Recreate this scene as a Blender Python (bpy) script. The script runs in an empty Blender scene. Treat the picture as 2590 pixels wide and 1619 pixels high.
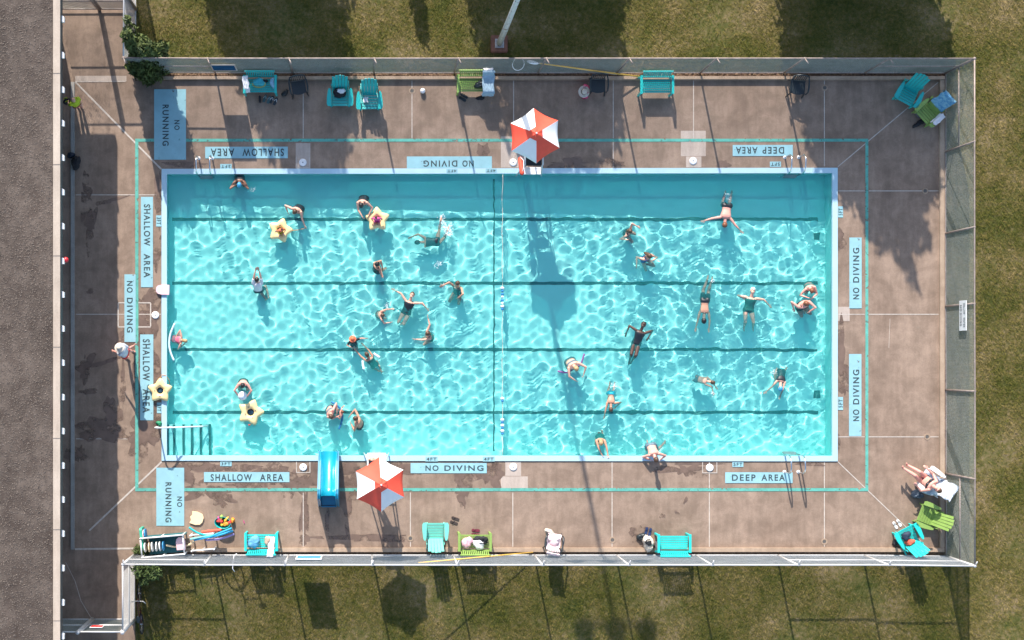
import bpy, bmesh, math, random
import numpy as np
from mathutils import Vector, Matrix, Quaternion

random.seed(7)
SC = bpy.context.scene
COL = SC.collection
PI = math.pi
R = math.radians

# ------------------------------------------------------------------ camera
H = 49.4                       # height of the aerial camera above the deck
TILT = R(0.7)
FPX = 75.0 * H                 # 75 photo pixels per metre straight below
CX = 935.0 - FPX * math.tan(TILT)
CY = 910.0
cam = bpy.data.cameras.new('camera')
cam_ob = bpy.data.objects.new('camera', cam)
COL.objects.link(cam_ob)
cam_ob.location = (0, 0, H)
cam_ob.rotation_euler = (0, TILT, 0)
cam.sensor_width = 36.0
cam.lens = FPX / 2590.0 * 36.0
cam.shift_x = (1295.0 - CX) / 2590.0
cam.shift_y = (CY - 809.5) / 2590.0
cam.clip_start = 0.5
cam.clip_end = 1000.0
SC.camera = cam_ob

# ------------------------------------------------------------------ sky, sun, exposure
SUN = Vector((-0.2, 1.0, 0.612)).normalized()
world = bpy.data.worlds.new('World')
SC.world = world
world.use_nodes = True
_nt = world.node_tree
_bg = _nt.nodes['Background']
_sky = _nt.nodes.new('ShaderNodeTexSky')
_sky.sky_type = 'NISHITA'
_sky.sun_disc = False
_sky.sun_elevation = math.asin(SUN.z)
_sky.sun_rotation = math.atan2(SUN.x, SUN.y)
_nt.links.new(_sky.outputs[0], _bg.inputs[0])
_bg.inputs[1].default_value = 0.15
sun = bpy.data.lights.new('sun', 'SUN')
sun.energy = 4.3
sun.angle = R(0.5)
sun.color = (1.0, 0.93, 0.85)
sun.cycles.is_caustics_light = True          # sunlight refracts through the pool surface
sun_ob = bpy.data.objects.new('sun', sun)
COL.objects.link(sun_ob)
sun_ob.rotation_euler = SUN.to_track_quat('Z', 'Y').to_euler()
sun_ob.location = (0, 0, 30)
SC.view_settings.view_transform = 'Standard'
SC.view_settings.look = 'None'
SC.view_settings.exposure = 0.92
SC.view_settings.gamma = 1.0
SC.cycles.caustics_refractive = True
SC.cycles.caustics_reflective = False
SC.cycles.max_bounces = 10

# ------------------------------------------------------------------ helpers
_ct, _st = math.cos(TILT), math.sin(TILT)

def at(px, py, z=0.0):
    """Point of the place at height z that stands at photo pixel (px, py)."""
    dx, dy, dz = (px - CX) / FPX, -(py - CY) / FPX, -1.0
    wx, wz = _ct * dx + _st * dz, -_st * dx + _ct * dz
    t = (z - H) / wz
    return Vector((wx * t, dy * t, z))

def mat(name, col, rough=0.6, var=0.14, scale=5.0, bump=0.0, metal=0.0, col2=None, detail=4.0, spec=0.5, coat=0.0):
    m = bpy.data.materials.new(name)
    m.use_nodes = True
    nt = m.node_tree
    b = nt.nodes['Principled BSDF']
    b.inputs['Roughness'].default_value = rough
    b.inputs['Metallic'].default_value = metal
    b.inputs['Specular IOR Level'].default_value = spec
    b.inputs['Coat Weight'].default_value = coat
    tc = nt.nodes.new('ShaderNodeTexCoord')
    n = nt.nodes.new('ShaderNodeTexNoise')
    n.inputs['Scale'].default_value = scale
    n.inputs['Detail'].default_value = detail
    n.inputs['Roughness'].default_value = 0.6
    nt.links.new(tc.outputs['Object'], n.inputs['Vector'])
    r = nt.nodes.new('ShaderNodeValToRGB')
    r.color_ramp.elements[0].position = 0.3
    r.color_ramp.elements[1].position = 0.72
    c2 = col2 if col2 else [min(0.95, c * (1 + var)) for c in col]
    c1 = [c * (1 - var) for c in col] if not col2 else col
    r.color_ramp.elements[0].color = (*c1[:3], 1)
    r.color_ramp.elements[1].color = (*c2[:3], 1)
    nt.links.new(n.outputs['Fac'], r.inputs['Fac'])
    nt.links.new(r.outputs[0], b.inputs['Base Color'])
    if bump:
        bp = nt.nodes.new('ShaderNodeBump')
        bp.inputs['Strength'].default_value = bump
        bp.inputs['Distance'].default_value = 0.02
        nt.links.new(n.outputs['Fac'], bp.inputs['Height'])
        nt.links.new(bp.outputs[0], b.inputs['Normal'])
    return m

def link(name, me, m=None, parent=None, smooth=False):
    o = bpy.data.objects.new(name, me)
    COL.objects.link(o)
    if m is not None:
        for k in (m if isinstance(m, (list, tuple)) else [m]):
            me.materials.append(k)
    if parent is not None:
        o.parent = parent
    if smooth:
        me.shade_smooth()
    o.cycles.is_caustics_receiver = True
    return o

def mesh_np(name, v, f, m=None, parent=None, smooth=False):
    v = np.asarray(v, np.float32); f = np.asarray(f, np.int32)
    me = bpy.data.meshes.new(name)
    me.vertices.add(len(v)); me.vertices.foreach_set('co', v.ravel())
    k = f.shape[1]
    me.loops.add(f.size); me.loops.foreach_set('vertex_index', f.ravel())
    me.polygons.add(len(f)); me.polygons.foreach_set('loop_start', np.arange(0, f.size, k, dtype=np.int32))
    me.update(calc_edges=True); me.validate()
    return link(name, me, m, parent, smooth)

def tag(o, label=None, cat=None, group=None, kind=None):
    if label: o['label'] = label
    if cat: o['category'] = cat
    if group: o['group'] = group
    if kind: o['kind'] = kind
    return o

def thing(name, label, cat, loc=(0, 0, 0), rz=0.0, group=None):
    o = bpy.data.objects.new(name, None)
    COL.objects.link(o)
    o.location = loc
    o.rotation_euler = (0, 0, rz)
    o.empty_display_size = 0.2
    return tag(o, label, cat, group)

def dup(root, loc, rz, label, group=None):
    r = root.copy(); COL.objects.link(r); r.location = loc; r.rotation_euler = (0, 0, rz)
    r['label'] = label
    if group: r['group'] = group
    for ch in list(root.children):
        c = ch.copy(); COL.objects.link(c); c.parent = r
        for g in ch.children:
            d = g.copy(); COL.objects.link(d); d.parent = c
    return r

class MB:
    """Collects boxes, tubes, prisms and ellipsoids into one mesh."""
    def __init__(s): s.v = []; s.f = []; s.mi = []; s.cur = 0
    def add(s, vs, fs):
        b = len(s.v); s.v += [tuple(v) for v in vs]; s.f += [tuple(i + b for i in f) for f in fs]; s.mi += [s.cur] * len(fs)
        return s
    def box(s, c, d, rot=None, taper=1.0):
        hx, hy, hz = d[0] / 2, d[1] / 2, d[2] / 2
        vs = []
        for k, (x, y, z) in enumerate([(-hx, -hy, -hz), (hx, -hy, -hz), (hx, hy, -hz), (-hx, hy, -hz), (-hx, -hy, hz), (hx, -hy, hz), (hx, hy, hz), (-hx, hy, hz)]):
            t = taper if k > 3 else 1
            vs.append(Vector((x * t, y * t, z)))
        if rot is not None:
            q = rot if isinstance(rot, Matrix) else Matrix.Rotation(rot[0], 3, 'X') if len(rot) == 1 else (Matrix.Rotation(rot[2], 3, 'Z') @ Matrix.Rotation(rot[1], 3, 'Y') @ Matrix.Rotation(rot[0], 3, 'X'))
            vs = [q @ v for v in vs]
        c = Vector(c)
        return s.add([v + c for v in vs], [(0, 3, 2, 1), (4, 5, 6, 7), (0, 1, 5, 4), (1, 2, 6, 5), (2, 3, 7, 6), (3, 0, 4, 7)])
    def bar(s, a, b, w, h, up=(0, 0, 1)):
        a, b = Vector(a), Vector(b); d = b - a; L = d.length; d.normalize()
        u = Vector(up); x = u.cross(d)
        if x.length < 1e-4: x = Vector((1, 0, 0)).cross(d)
        x.normalize(); u = d.cross(x)
        m = Matrix((x, d, u)).transposed()
        return s.box((a + b) / 2, (w, L, h), m)
    def tube(s, pts, r, n=8, closed=False, caps=True):
        pts = [Vector(p) for p in pts]; N = len(pts)
        rr = r if isinstance(r, (list, tuple)) else [r] * N
        vs, fs = [], []
        prev = None
        for i, p in enumerate(pts):
            if closed: d = pts[(i + 1) % N] - pts[i - 1]
            else: d = pts[min(i + 1, N - 1)] - pts[max(i - 1, 0)]
            if d.length < 1e-9: d = Vector((0, 0, 1))
            d.normalize()
            if prev is None:
                x = d.orthogonal().normalized()
            else:
                x = prev - d * prev.dot(d)
                if x.length < 1e-5: x = d.orthogonal()
                x.normalize()
            prev = x; y = d.cross(x)
            for k in range(n):
                a = 2 * PI * k / n
                vs.append(p + (x * math.cos(a) + y * math.sin(a)) * rr[i])
        for i in range(N if closed else N - 1):
            j = (i + 1) % N
            for k in range(n):
                l = (k + 1) % n
                fs.append((i * n + k, i * n + l, j * n + l, j * n + k))
        if caps and not closed:
            fs.append(tuple(range(n))[::-1]); fs.append(tuple((N - 1) * n + k for k in range(n)))
        return s.add(vs, fs)
    def prism(s, out, z0, z1):
        n = len(out)
        a = sum(out[i][0] * out[(i + 1) % n][1] - out[(i + 1) % n][0] * out[i][1] for i in range(n))
        if a < 0: out = out[::-1]
        vs = [(x, y, z0) for x, y in out] + [(x, y, z1) for x, y in out]
        fs = [tuple(range(n))[::-1], tuple(range(n, 2 * n))] + [(i, (i + 1) % n, n + (i + 1) % n, n + i) for i in range(n)]
        return s.add(vs, fs)
    def sheet(s, out, z):
        n = len(out)
        a = sum(out[i][0] * out[(i + 1) % n][1] - out[(i + 1) % n][0] * out[i][1] for i in range(n))
        if a < 0: out = out[::-1]
        return s.add([(x, y, z) for x, y in out], [tuple(range(n))])
    def ell(s, c, r, m=None, nu=14, nv=9, noise=0.0, seed=0):
        c = Vector(c); vs, fs = [], []
        rnd = random.Random(seed)
        ph = [rnd.uniform(0, 6.3) for _ in range(6)]
        for j in range(nv + 1):
            t = PI * j / nv
            for i in range(nu):
                a = 2 * PI * i / nu
                p = Vector((math.sin(t) * math.cos(a), math.sin(t) * math.sin(a), math.cos(t)))
                k = 1 + noise * (math.sin(3 * a + ph[0]) * math.sin(2 * t + ph[1]) + .6 * math.sin(5 * a + ph[2] + 3 * t) + .4 * math.sin(9 * t + ph[3] + 2 * a)) * math.sin(t)
                p = Vector((p.x * r[0], p.y * r[1], p.z * r[2])) * k
                if m is not None: p = m @ p
                vs.append(c + p)
        for j in range(nv):
            for i in range(nu):
                l = (i + 1) % nu
                fs.append((j * nu + i, (j + 1) * nu + i, (j + 1) * nu + l, j * nu + l))
        return s.add(vs, fs)
    def lathe(s, prof, c=(0, 0, 0), n=20):
        c = Vector(c); vs, fs = [], []
        for r, z in prof:
            for k in range(n):
                a = 2 * PI * k / n
                vs.append(c + Vector((r * math.cos(a), r * math.sin(a), z)))
        for j in range(len(prof) - 1):
            for k in range(n):
                l = (k + 1) % n
                fs.append((j * n + k, j * n + l, (j + 1) * n + l, (j + 1) * n + k))
        return s.add(vs, fs)
    def build(s, name, m=None, parent=None, smooth=False, bevel=0.0, weld=False):
        me = bpy.data.meshes.new(name)
        me.from_pydata(s.v, [], s.f)
        if len(set(s.mi)) > 1: me.polygons.foreach_set('material_index', s.mi)
        if bevel or weld:
            bm = bmesh.new(); bm.from_mesh(me)
            if weld: bmesh.ops.remove_doubles(bm, verts=bm.verts, dist=1e-4)
            if bevel:
                bmesh.ops.bevel(bm, geom=[e for e in bm.edges if len(e.link_faces) == 2 and e.calc_face_angle(0) > .5], offset=bevel, segments=2, affect='EDGES', clamp_overlap=True)
            bm.to_mesh(me); bm.free()
        return link(name, me, m, parent, smooth)

def struct(o):
    return tag(o, kind='structure')

def xy(*pts):
    return [tuple(at(px, py)[:2]) for px, py in pts]

def rect(x0, y0, x1, y1):
    return xy((x0, y0), (x1, y0), (x1, y1), (x0, y1))
# ------------------------------------------------------------------ materials of the setting
def concrete(name, c1, c2, c3):
    m = bpy.data.materials.new(name); m.use_nodes = True
    nt = m.node_tree; b = nt.nodes['Principled BSDF']
    tc = nt.nodes.new('ShaderNodeTexCoord')
    def noise(scale, det, rough=.6, dist=0.0, sx=1, sy=1):
        mp = nt.nodes.new('ShaderNodeMapping'); mp.inputs['Scale'].default_value = (sx, sy, 1)
        nt.links.new(tc.outputs['Object'], mp.inputs['Vector'])
        n = nt.nodes.new('ShaderNodeTexNoise'); n.inputs['Scale'].default_value = scale; n.inputs['Detail'].default_value = det
        n.inputs['Roughness'].default_value = rough; n.inputs['Distortion'].default_value = dist
        nt.links.new(mp.outputs[0], n.inputs['Vector'])
        return n.outputs['Fac']
    def ramp(f, p0, a, p1, bcol):
        r = nt.nodes.new('ShaderNodeValToRGB')
        r.color_ramp.elements[0].position = p0; r.color_ramp.elements[1].position = p1
        r.color_ramp.elements[0].color = (*a, 1); r.color_ramp.elements[1].color = (*bcol, 1)
        nt.links.new(f, r.inputs['Fac']); return r.outputs[0]
    def mixc(kind, fac, a, bb):
        x = nt.nodes.new('ShaderNodeMix'); x.data_type = 'RGBA'; x.blend_type = kind
        x.inputs[0].default_value = fac
        nt.links.new(a, x.inputs[6]); nt.links.new(bb, x.inputs[7]); return x.outputs[2]
    base = ramp(noise(.45, 6, .62, .6), .34, c1, .66, c2)
    blot = ramp(noise(1.7, 5, .7, .3), .40, c3, .62, (1, 1, 1))
    base = mixc('MULTIPLY', .72, base, blot)
    streak = ramp(noise(2.2, 4, .6, 0, 2.2, .35), .35, (.80, .79, .78), .65, (1.10, 1.09, 1.08))
    base = mixc('MULTIPLY', .6, base, streak)
    grain = ramp(noise(26, 5, .75), .3, (.86, .86, .86), .7, (1.12, 1.12, 1.12))
    base = mixc('MULTIPLY', .8, base, grain)
    nt.links.new(base, b.inputs['Base Color'])
    b.inputs['Roughness'].default_value = .82
    b.inputs['Specular IOR Level'].default_value = .3
    bp = nt.nodes.new('ShaderNodeBump'); bp.inputs['Strength'].default_value = .25; bp.inputs['Distance'].default_value = .01
    nt.links.new(noise(40, 4, .7), bp.inputs['Height']); nt.links.new(bp.outputs[0], b.inputs['Normal'])
    return m

M_deck = concrete('deck_concrete', (.262, .187, .138), (.352, .258, .194), (.66, .65, .64))
M_curb = concrete('curb_concrete', (.36, .265, .19), (.46, .35, .26), (.8, .78, .75))
M_patch = concrete('patch_concrete', (.44, .36, .30), (.50, .42, .36), (.9, .9, .9))
M_joint = mat('joint_sealant', (.50, .44, .38), .8, .2, 9)
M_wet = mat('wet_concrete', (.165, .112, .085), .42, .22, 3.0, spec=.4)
def breakup(m, scale, lo, hi, detail=5):
    nt = m.node_tree; b = nt.nodes['Principled BSDF']
    n = nt.nodes.new('ShaderNodeTexNoise'); n.inputs['Scale'].default_value = scale; n.inputs['Detail'].default_value = detail; n.inputs['Roughness'].default_value = .62
    tc = nt.nodes.new('ShaderNodeTexCoord'); mp = nt.nodes.new('ShaderNodeMapping'); mp.inputs['Location'].default_value = (3.3, 7.1, 0)
    nt.links.new(tc.outputs['Object'], mp.inputs['Vector']); nt.links.new(mp.outputs[0], n.inputs['Vector'])
    r = nt.nodes.new('ShaderNodeMapRange'); r.inputs['From Min'].default_value = lo; r.inputs['From Max'].default_value = hi
    nt.links.new(n.outputs['Fac'], r.inputs['Value']); nt.links.new(r.outputs[0], b.inputs['Alpha'])
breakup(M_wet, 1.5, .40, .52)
M_teal_line = mat('teal_line_paint', (.10, .37, .30), .7, .2, 4)
breakup(M_teal_line, 7, .33, .43, 8)
M_box = mat('pale_blue_paint', (.26, .48, .53), .7, .10, 2.2)
breakup(M_box, 6, .28, .36, 8)
M_letter = mat('black_letter_paint', (.035, .06, .065), .7, .3, 8)
M_coping = mat('coping_paint', (.42, .61, .70), .5, .07, 1.3)
M_pool = mat('pool_paint', (.36, .90, .865), .6, .04, .8)
M_lane = mat('lane_paint', (.006, .085, .085), .6, .1, 3)
M_roofedge = concrete('roof_edge', (.43, .35, .28), (.50, .42, .34), (.92, .91, .9))
M_wall = mat('building_wall', (.16, .17, .17), .8, .15, 2)
M_white = mat('white_paint', (.80, .80, .79), .45, .05, 4)
M_galv = mat('galvanised_steel', (.46, .45, .43), .45, .2, 3, metal=.35)
M_mesh = mat('chain_link_wire', (.27, .29, .265), .55, .12, 2, metal=.1)
M_mesh_sunlit = mat('sunlit_chain_link_wire', (.50, .50, .49), .55, .12, 2, metal=.1)  # lighter copy of the wire, sunlight on these fences put into its colour
M_chrome = mat('polished_steel', (.75, .75, .75), .18, .04, 4, metal=1.0)
M_dirt = mat('dirt', (.10, .065, .042), .95, .4, 9, bump=.6, col2=(.20, .14, .09))
M_bark = mat('bark', (.10, .07, .05), .9, .35, 9, bump=.6)

def grass_mat(name, cols, fine):
    m = bpy.data.materials.new(name); m.use_nodes = True
    nt = m.node_tree; b = nt.nodes['Principled BSDF']
    tc = nt.nodes.new('ShaderNodeTexCoord')
    n1 = nt.nodes.new('ShaderNodeTexNoise'); n1.inputs['Scale'].default_value = .55; n1.inputs['Detail'].default_value = 5; n1.inputs['Roughness'].default_value = .65
    n2 = nt.nodes.new('ShaderNodeTexNoise'); n2.inputs['Scale'].default_value = fine; n2.inputs['Detail'].default_value = 6; n2.inputs['Roughness'].default_value = .75
    for n in (n1, n2): nt.links.new(tc.outputs['Object'], n.inputs['Vector'])
    ad = nt.nodes.new('ShaderNodeMath'); ad.operation = 'MULTIPLY_ADD'
    nt.links.new(n2.outputs['Fac'], ad.inputs[0]); ad.inputs[1].default_value = .62
    s = nt.nodes.new('ShaderNodeMath'); s.operation = 'MULTIPLY'; s.inputs[1].default_value = .50
    nt.links.new(n1.outputs['Fac'], s.inputs[0]); nt.links.new(s.outputs[0], ad.inputs[2])
    r = nt.nodes.new('ShaderNodeValToRGB')
    while len(r.color_ramp.elements) < len(cols): r.color_ramp.elements.new(.5)
    for i, (e, c) in enumerate(zip(r.color_ramp.elements, cols)):
        e.position = .40 + .30 * i / (len(cols) - 1); e.color = (*c, 1)
    nt.links.new(ad.outputs[0], r.inputs['Fac'])
    nt.links.new(r.outputs[0], b.inputs['Base Color'])
    b.inputs['Roughness'].default_value = .85; b.inputs['Specular IOR Level'].default_value = .15
    return m

M_ground = grass_mat('lawn_soil', [(.036, .048, .010), (.075, .080, .020), (.14, .115, .045), (.22, .165, .095)], 7)
M_grass = grass_mat('grass_blades', [(.042, .054, .008), (.086, .086, .014), (.160, .126, .036), (.31, .23, .10)], 8)

# ------------------------------------------------------------------ pool outline in world metres
PX0, PX1 = at(409, 800).x, at(2118, 800).x
PY1, PY0 = at(1295, 426).y, at(1295, 1166).y
CW = 0.165
IX0, IX1, IY0, IY1 = PX0 + CW, PX1 - CW, PY0 + CW, PY1 - CW
WATER = -0.11
def floor_z(x):
    t = (x - IX0) / (IX1 - IX0)
    return -.70 - .36 * t
def bed(px, py):
    p = at(px, py, WATER - .45)
    return (p.x, p.y)

# ------------------------------------------------------------------ ground
def ring(name, ox0, oy0, ox1, oy1, ix0, iy0, ix1, iy1, z, m):
    b = MB()
    for (x0, y0, x1, y1) in ((ox0, oy0, ox1, iy0), (ox0, iy1, ox1, oy1), (ox0, iy0, ix0, iy1), (ix1, iy0, ox1, iy1)):
        b.sheet([(x0, y0), (x1, y0), (x1, y1), (x0, y1)], z)
    return b.build(name, m)

struct(ring('ground', -160, -160, 160, 160, PX0 + .02, PY0 + .02, PX1 - .02, PY1 - .02, -.05, M_ground))

DX1 = at(2375, 800).x
DYT, DYB = at(900, 203).y, at(900, 1385).y
WX = at(342, 800).x
db = MB()
db.sheet([(-34, DYB), (PX0, DYB), (PX0, DYT), (-34, DYT)], 0)
db.sheet([(PX1, DYB), (DX1, DYB), (DX1, DYT), (PX1, DYT)], 0)
db.sheet([(PX0, DYB), (PX1, DYB), (PX1, PY0), (PX0, PY0)], 0)
db.sheet([(PX0, PY1), (PX1, PY1), (PX1, DYT), (PX0, DYT)], 0)
db.sheet([(-34, -26), (WX, -26), (WX, DYB), (-34, DYB)], 0)
db.sheet([(-34, DYT), (WX, DYT), (WX, 26), (-34, 26)], 0)
struct(db.build('pool_deck', M_deck))

cb = MB()
def strip(b, x0, y0, x1, y1, z0, z1):
    b.prism(rect(x0, y0, x1, y1), z0, z1)
strip(cb, 346, 194, 2387, 203, -.05, .13)
struct(cb.build('deck_kerb', M_curb, bevel=.012))
cb = MB(); strip(cb, 346, 1385, 2387, 1396, -.05, .10)
struct(cb.build('deck_kerb', M_curb, bevel=.012))
cb = MB(); strip(cb, 2375, 203.2, 2387, 1384.8, -.05, .10)
struct(cb.build('deck_kerb', M_curb, bevel=.012))
cb = MB(); strip(cb, 179, 208, 189, 1390, 0, .05)
struct(cb.build('gutter_kerb', concrete('gutter_concrete', (.30, .29, .27), (.40, .39, .36), (.8, .8, .8)), bevel=.01))

# leaf litter caught between the kerb and the fence
rng = np.random.default_rng(5)
def scatter_quads(P, size, flat=.5):
    n = len(P)
    a = rng.uniform(0, 2 * PI, n); t = rng.normal(0, flat, n); s = size * rng.uniform(.6, 1.5, n)
    ux = np.stack([np.cos(a), np.sin(a), t * .5], 1); uy = np.stack([-np.sin(a), np.cos(a), rng.normal(0, flat, n)], 1)
    ux *= s[:, None]; uy *= (s * .7)[:, None]
    v = np.stack([P - ux * .5 - uy * .5, P + ux * .5 - uy * .5, P + ux * .5 + uy * .5, P - ux * .5 + uy * .5], 1).reshape(-1, 3)
    return v, np.arange(4 * n).reshape(-1, 4)
P = []
def lit(x0, y0, x1, y1, n):
    a, b = at(x0, y0), at(x1, y1)
    q = np.stack([rng.uniform(a.x, b.x, n), rng.uniform(b.y, a.y, n), rng.uniform(-.04, .03, n)], 1); P.append(q)
lit(350, 187, 2388, 193.5, 5200); lit(2387.5, 190, 2392, 1396, 2600); lit(350, 1396.5, 2385, 1402, 2200)
v, f = scatter_quads(np.concatenate(P), .05)
tag(mesh_np('leaf_litter', v, f, mat('dead_leaves', (.09, .045, .03), .9, .5, 14, col2=(.26, .17, .10))), kind='stuff')
gb = MB(); gb.prism(rect(346, 185, 2391, 193.8), -.05, -.03); gb.prism(rect(346, 1396.2, 2391, 1404), -.05, -.03); gb.prism(rect(2387.2, 194.2, 2392, 1396), -.05, -.03)
struct(gb.build('dirt_strip', M_dirt))

# short grass
P = []
def patch(x0, y0, x1, y1, dens):
    a, b = at(x0, y0), at(x1, y1)
    n = int(abs((a.x - b.x) * (a.y - b.y)) * dens)
    P.append(np.stack([rng.uniform(a.x, b.x, n), rng.uniform(b.y, a.y, n), np.full(n, -.05)], 1))
patch(347, -40, 2660, 184, 1000); patch(347, 1404, 2660, 1660, 1000); patch(2393, 184, 2660, 1404, 1000)
P = np.concatenate(P)
dens = np.sin(P[:, 0] * 1.3 + 1.7 * np.sin(P[:, 1] * .9)) * np.sin(P[:, 1] * 1.1 + P[:, 0] * .4) + rng.normal(0, .5, len(P))
P = P[dens > -.55]
n = len(P)
a = rng.uniform(0, 2 * PI, n); L = rng.uniform(.04, .11, n); w = rng.uniform(.005, .013, n)
d = np.stack([np.cos(a) * L, np.sin(a) * L, rng.uniform(.3, .9, n) * L * .8], 1)
sd = np.stack([-np.sin(a) * w, np.cos(a) * w, np.zeros(n)], 1)
v = np.stack([P - sd, P + sd, P + d + sd * .3, P + d - sd * .3], 1).reshape(-1, 3)
tag(mesh_np('short_grass', v, np.arange(4 * n).reshape(-1, 4), M_grass), kind='stuff')

# ------------------------------------------------------------------ pool
pb = MB()
zl, zr = floor_z(IX0), floor_z(IX1)
pb.add([(IX0, IY0, zl), (IX1, IY0, zr), (IX1, IY1, zr), (IX0, IY1, zl), (IX0, IY0, .0), (IX1, IY0, .0), (IX1, IY1, .0), (IX0, IY1, .0)],
       [(0, 1, 2, 3), (0, 4, 5, 1), (1, 5, 6, 2), (2, 6, 7, 3), (3, 7, 4, 0)])
struct(pb.build('pool_basin', M_pool))
kb = MB()
def frame(b, ox0, oy0, ox1, oy1, w, z0, z1):
    for (x0, y0, x1, y1) in ((ox0, oy0, ox1, oy0 + w), (ox0, oy1 - w, ox1, oy1), (ox0, oy0 + w, ox0 + w, oy1 - w), (ox1 - w, oy0 + w, ox1, oy1 - w)):
        b.prism([(x0, y0), (x1, y0), (x1, y1), (x0, y1)], z0, z1)
frame(kb, PX0, PY0, PX1, PY1, CW + .012, -.07, .035)
struct(kb.build('pool_coping', M_coping))

# painted lane lines on the floor (straight; the water bends them)
lb = MB()
def floor_strip(px0, py0, px1, py1, horizontal, w):
    (xa, ya), (xb, yb) = bed(px0, py0), bed(px1, py1)
    n = 40
    for i in range(n):
        t0, t1 = i / n, (i + 1) / n
        if horizontal:
            x0, x1 = xa + (xb - xa) * t0, xa + (xb - xa) * t1
            q = [(x0, ya - w / 2), (x1, ya - w / 2), (x1, ya + w / 2), (x0, ya + w / 2)]
        else:
            y0, y1 = yb + (ya - yb) * t0, yb + (ya - yb) * t1
            q = [(xa - w / 2, y0), (xa + w / 2, y0), (xa + w / 2, y1), (xa - w / 2, y1)]
        lb.add([(x, y, floor_z(x) + .006) for x, y in q], [(0, 1, 2, 3)])
for y in (555, 716.5, 884.5, 1043): floor_strip(436, y, 2074, y, True, .105)
floor_strip(1250, 452, 1250, 1142, False, .05)
for px, py in ((2072, 596), (2072, 998)):
    x, y = bed(px, py)
    lb.add([(x + a * .11, y + b * .12, floor_z(x) + .008) for a, b in ((-1, -1), (1, -1), (1, 1), (-1, 1))], [(0, 1, 2, 3)])
struct(lb.build('lane_lines', M_lane))

# entry steps
sb = MB(); nb = MB()
sx = [420, 443, 466, 487, 509, 531]
ytop = at(450, 1072, -.5).y
for i in range(5):
    x0 = IX0 if i == 0 else at(sx[i], 1100, -.3).x
    x1 = at(sx[i + 1], 1100, -.3).x
    z = -.20 - .085 * i
    sb.prism([(x0, IY0), (x1, IY0), (x1, ytop), (x0, ytop)], -1.2, z)
    nb.box(((x1 - .02), (IY0 + ytop) / 2, z + .004), (.075, ytop - IY0 - .02, .012))
nb.box((IX0 + .02, (IY0 + ytop) / 2, -.194), (.05, ytop - IY0 - .02, .012))
st = sb.build('pool_steps', M_pool); tag(st, 'underwater pool entry steps with dark edge strips', 'pool steps')
nb.build('nosing', M_lane, st)

# rippled water surface (clear glass: it refracts the sun into the light web on the floor)
nx, ny = 860, 370
X, Y = np.meshgrid(np.linspace(IX0 + .002, IX1 - .002, nx), np.linspace(IY0 + .002, IY1 - .002, ny))
Z = np.zeros_like(X)
rw = np.random.default_rng(3)
for i in range(60):
    lam = rw.uniform(.17, .62) if i % 6 else rw.uniform(.7, 1.4); a = rw.uniform(0, 2 * PI); A = .00108 * (lam / .4) if lam < .65 else .0017
    k = 2 * PI / lam
    Z += A * np.sin(k * (X * math.cos(a) + Y * math.sin(a)) + rw.uniform(0, 7))
amp = .85 + .35 * np.sin(X * .55 + 1.0 + .8 * np.sin(Y * .5)) * np.sin(Y * .6 + .4)
Z *= np.clip(amp, .45, 1.25)
for (px, py, A, lam, rad) in ((1090, 605, 0.0042, .42, 1.6), (1834, 560, 0.0025, .4, 1.2), (1545, 1030, 0.0025, .35, .9), (1157, 722, 0.0021, .35, .9), (1640, 650, 0.0017, .3, .8), (927, 895, 0.0021, .35, 1.0), (1974, 975, 0.0017, .3, 1.0), (745, 535, 0.0017, .3, 1.0), (1520, 1120, 0.0021, .3, .8)) + tuple((x, y, .0016, .24, .55) for x, y in ((606, 460), (652, 722), (955, 678), (1036, 765), (960, 796), (1084, 848), (892, 864), (615, 980), (840, 1045), (905, 1066), (455, 860), (915, 515), (1590, 586), (1780, 785), (1895, 765), (2046, 730), (2032, 772), (1620, 840), (1452, 928), (1790, 966), (1648, 1135), (709, 583), (953, 555), (634, 1044))):
    p = at(px, py, WATER); d = np.hypot(X - p.x, Y - p.y)
    Z += A * np.sin(2 * PI * d / lam) * np.exp(-(d / rad) ** 2)
v = np.stack([X, Y, Z + WATER], -1).reshape(-1, 3)
I = np.arange(nx * ny).reshape(ny, nx)
f = np.stack([I[:-1, :-1], I[:-1, 1:], I[1:, 1:], I[1:, :-1]], -1).reshape(-1, 4)
wm = bpy.data.materials.new('pool_water'); wm.use_nodes = True
nt = wm.node_tree
nt.nodes.remove(nt.nodes['Principled BSDF'])
g = nt.nodes.new('ShaderNodeBsdfGlass'); g.inputs['IOR'].default_value = 1.33; g.inputs['Roughness'].default_value = 0
g.inputs['Color'].default_value = (.90, 1, .99, 1)
tb = nt.nodes.new('ShaderNodeBsdfDiffuse'); tb.inputs['Color'].default_value = (.06, .87, .86, 1)      # diffuse colour stands in for light scattered in the water, lifts its shade
mx = nt.nodes.new('ShaderNodeMixShader'); mx.inputs[0].default_value = .085
nt.links.new(g.outputs[0], mx.inputs[1]); nt.links.new(tb.outputs[0], mx.inputs[2])
nt.links.new(mx.outputs[0], nt.nodes['Material Output'].inputs['Surface'])
water = mesh_np('pool_water', v, f, wm, smooth=True)
water.cycles.is_caustics_caster = True; water.cycles.is_caustics_receiver = False
struct(water)
P = []  # white flecks: splash foam round the swimmers plus a few painted glints
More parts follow.
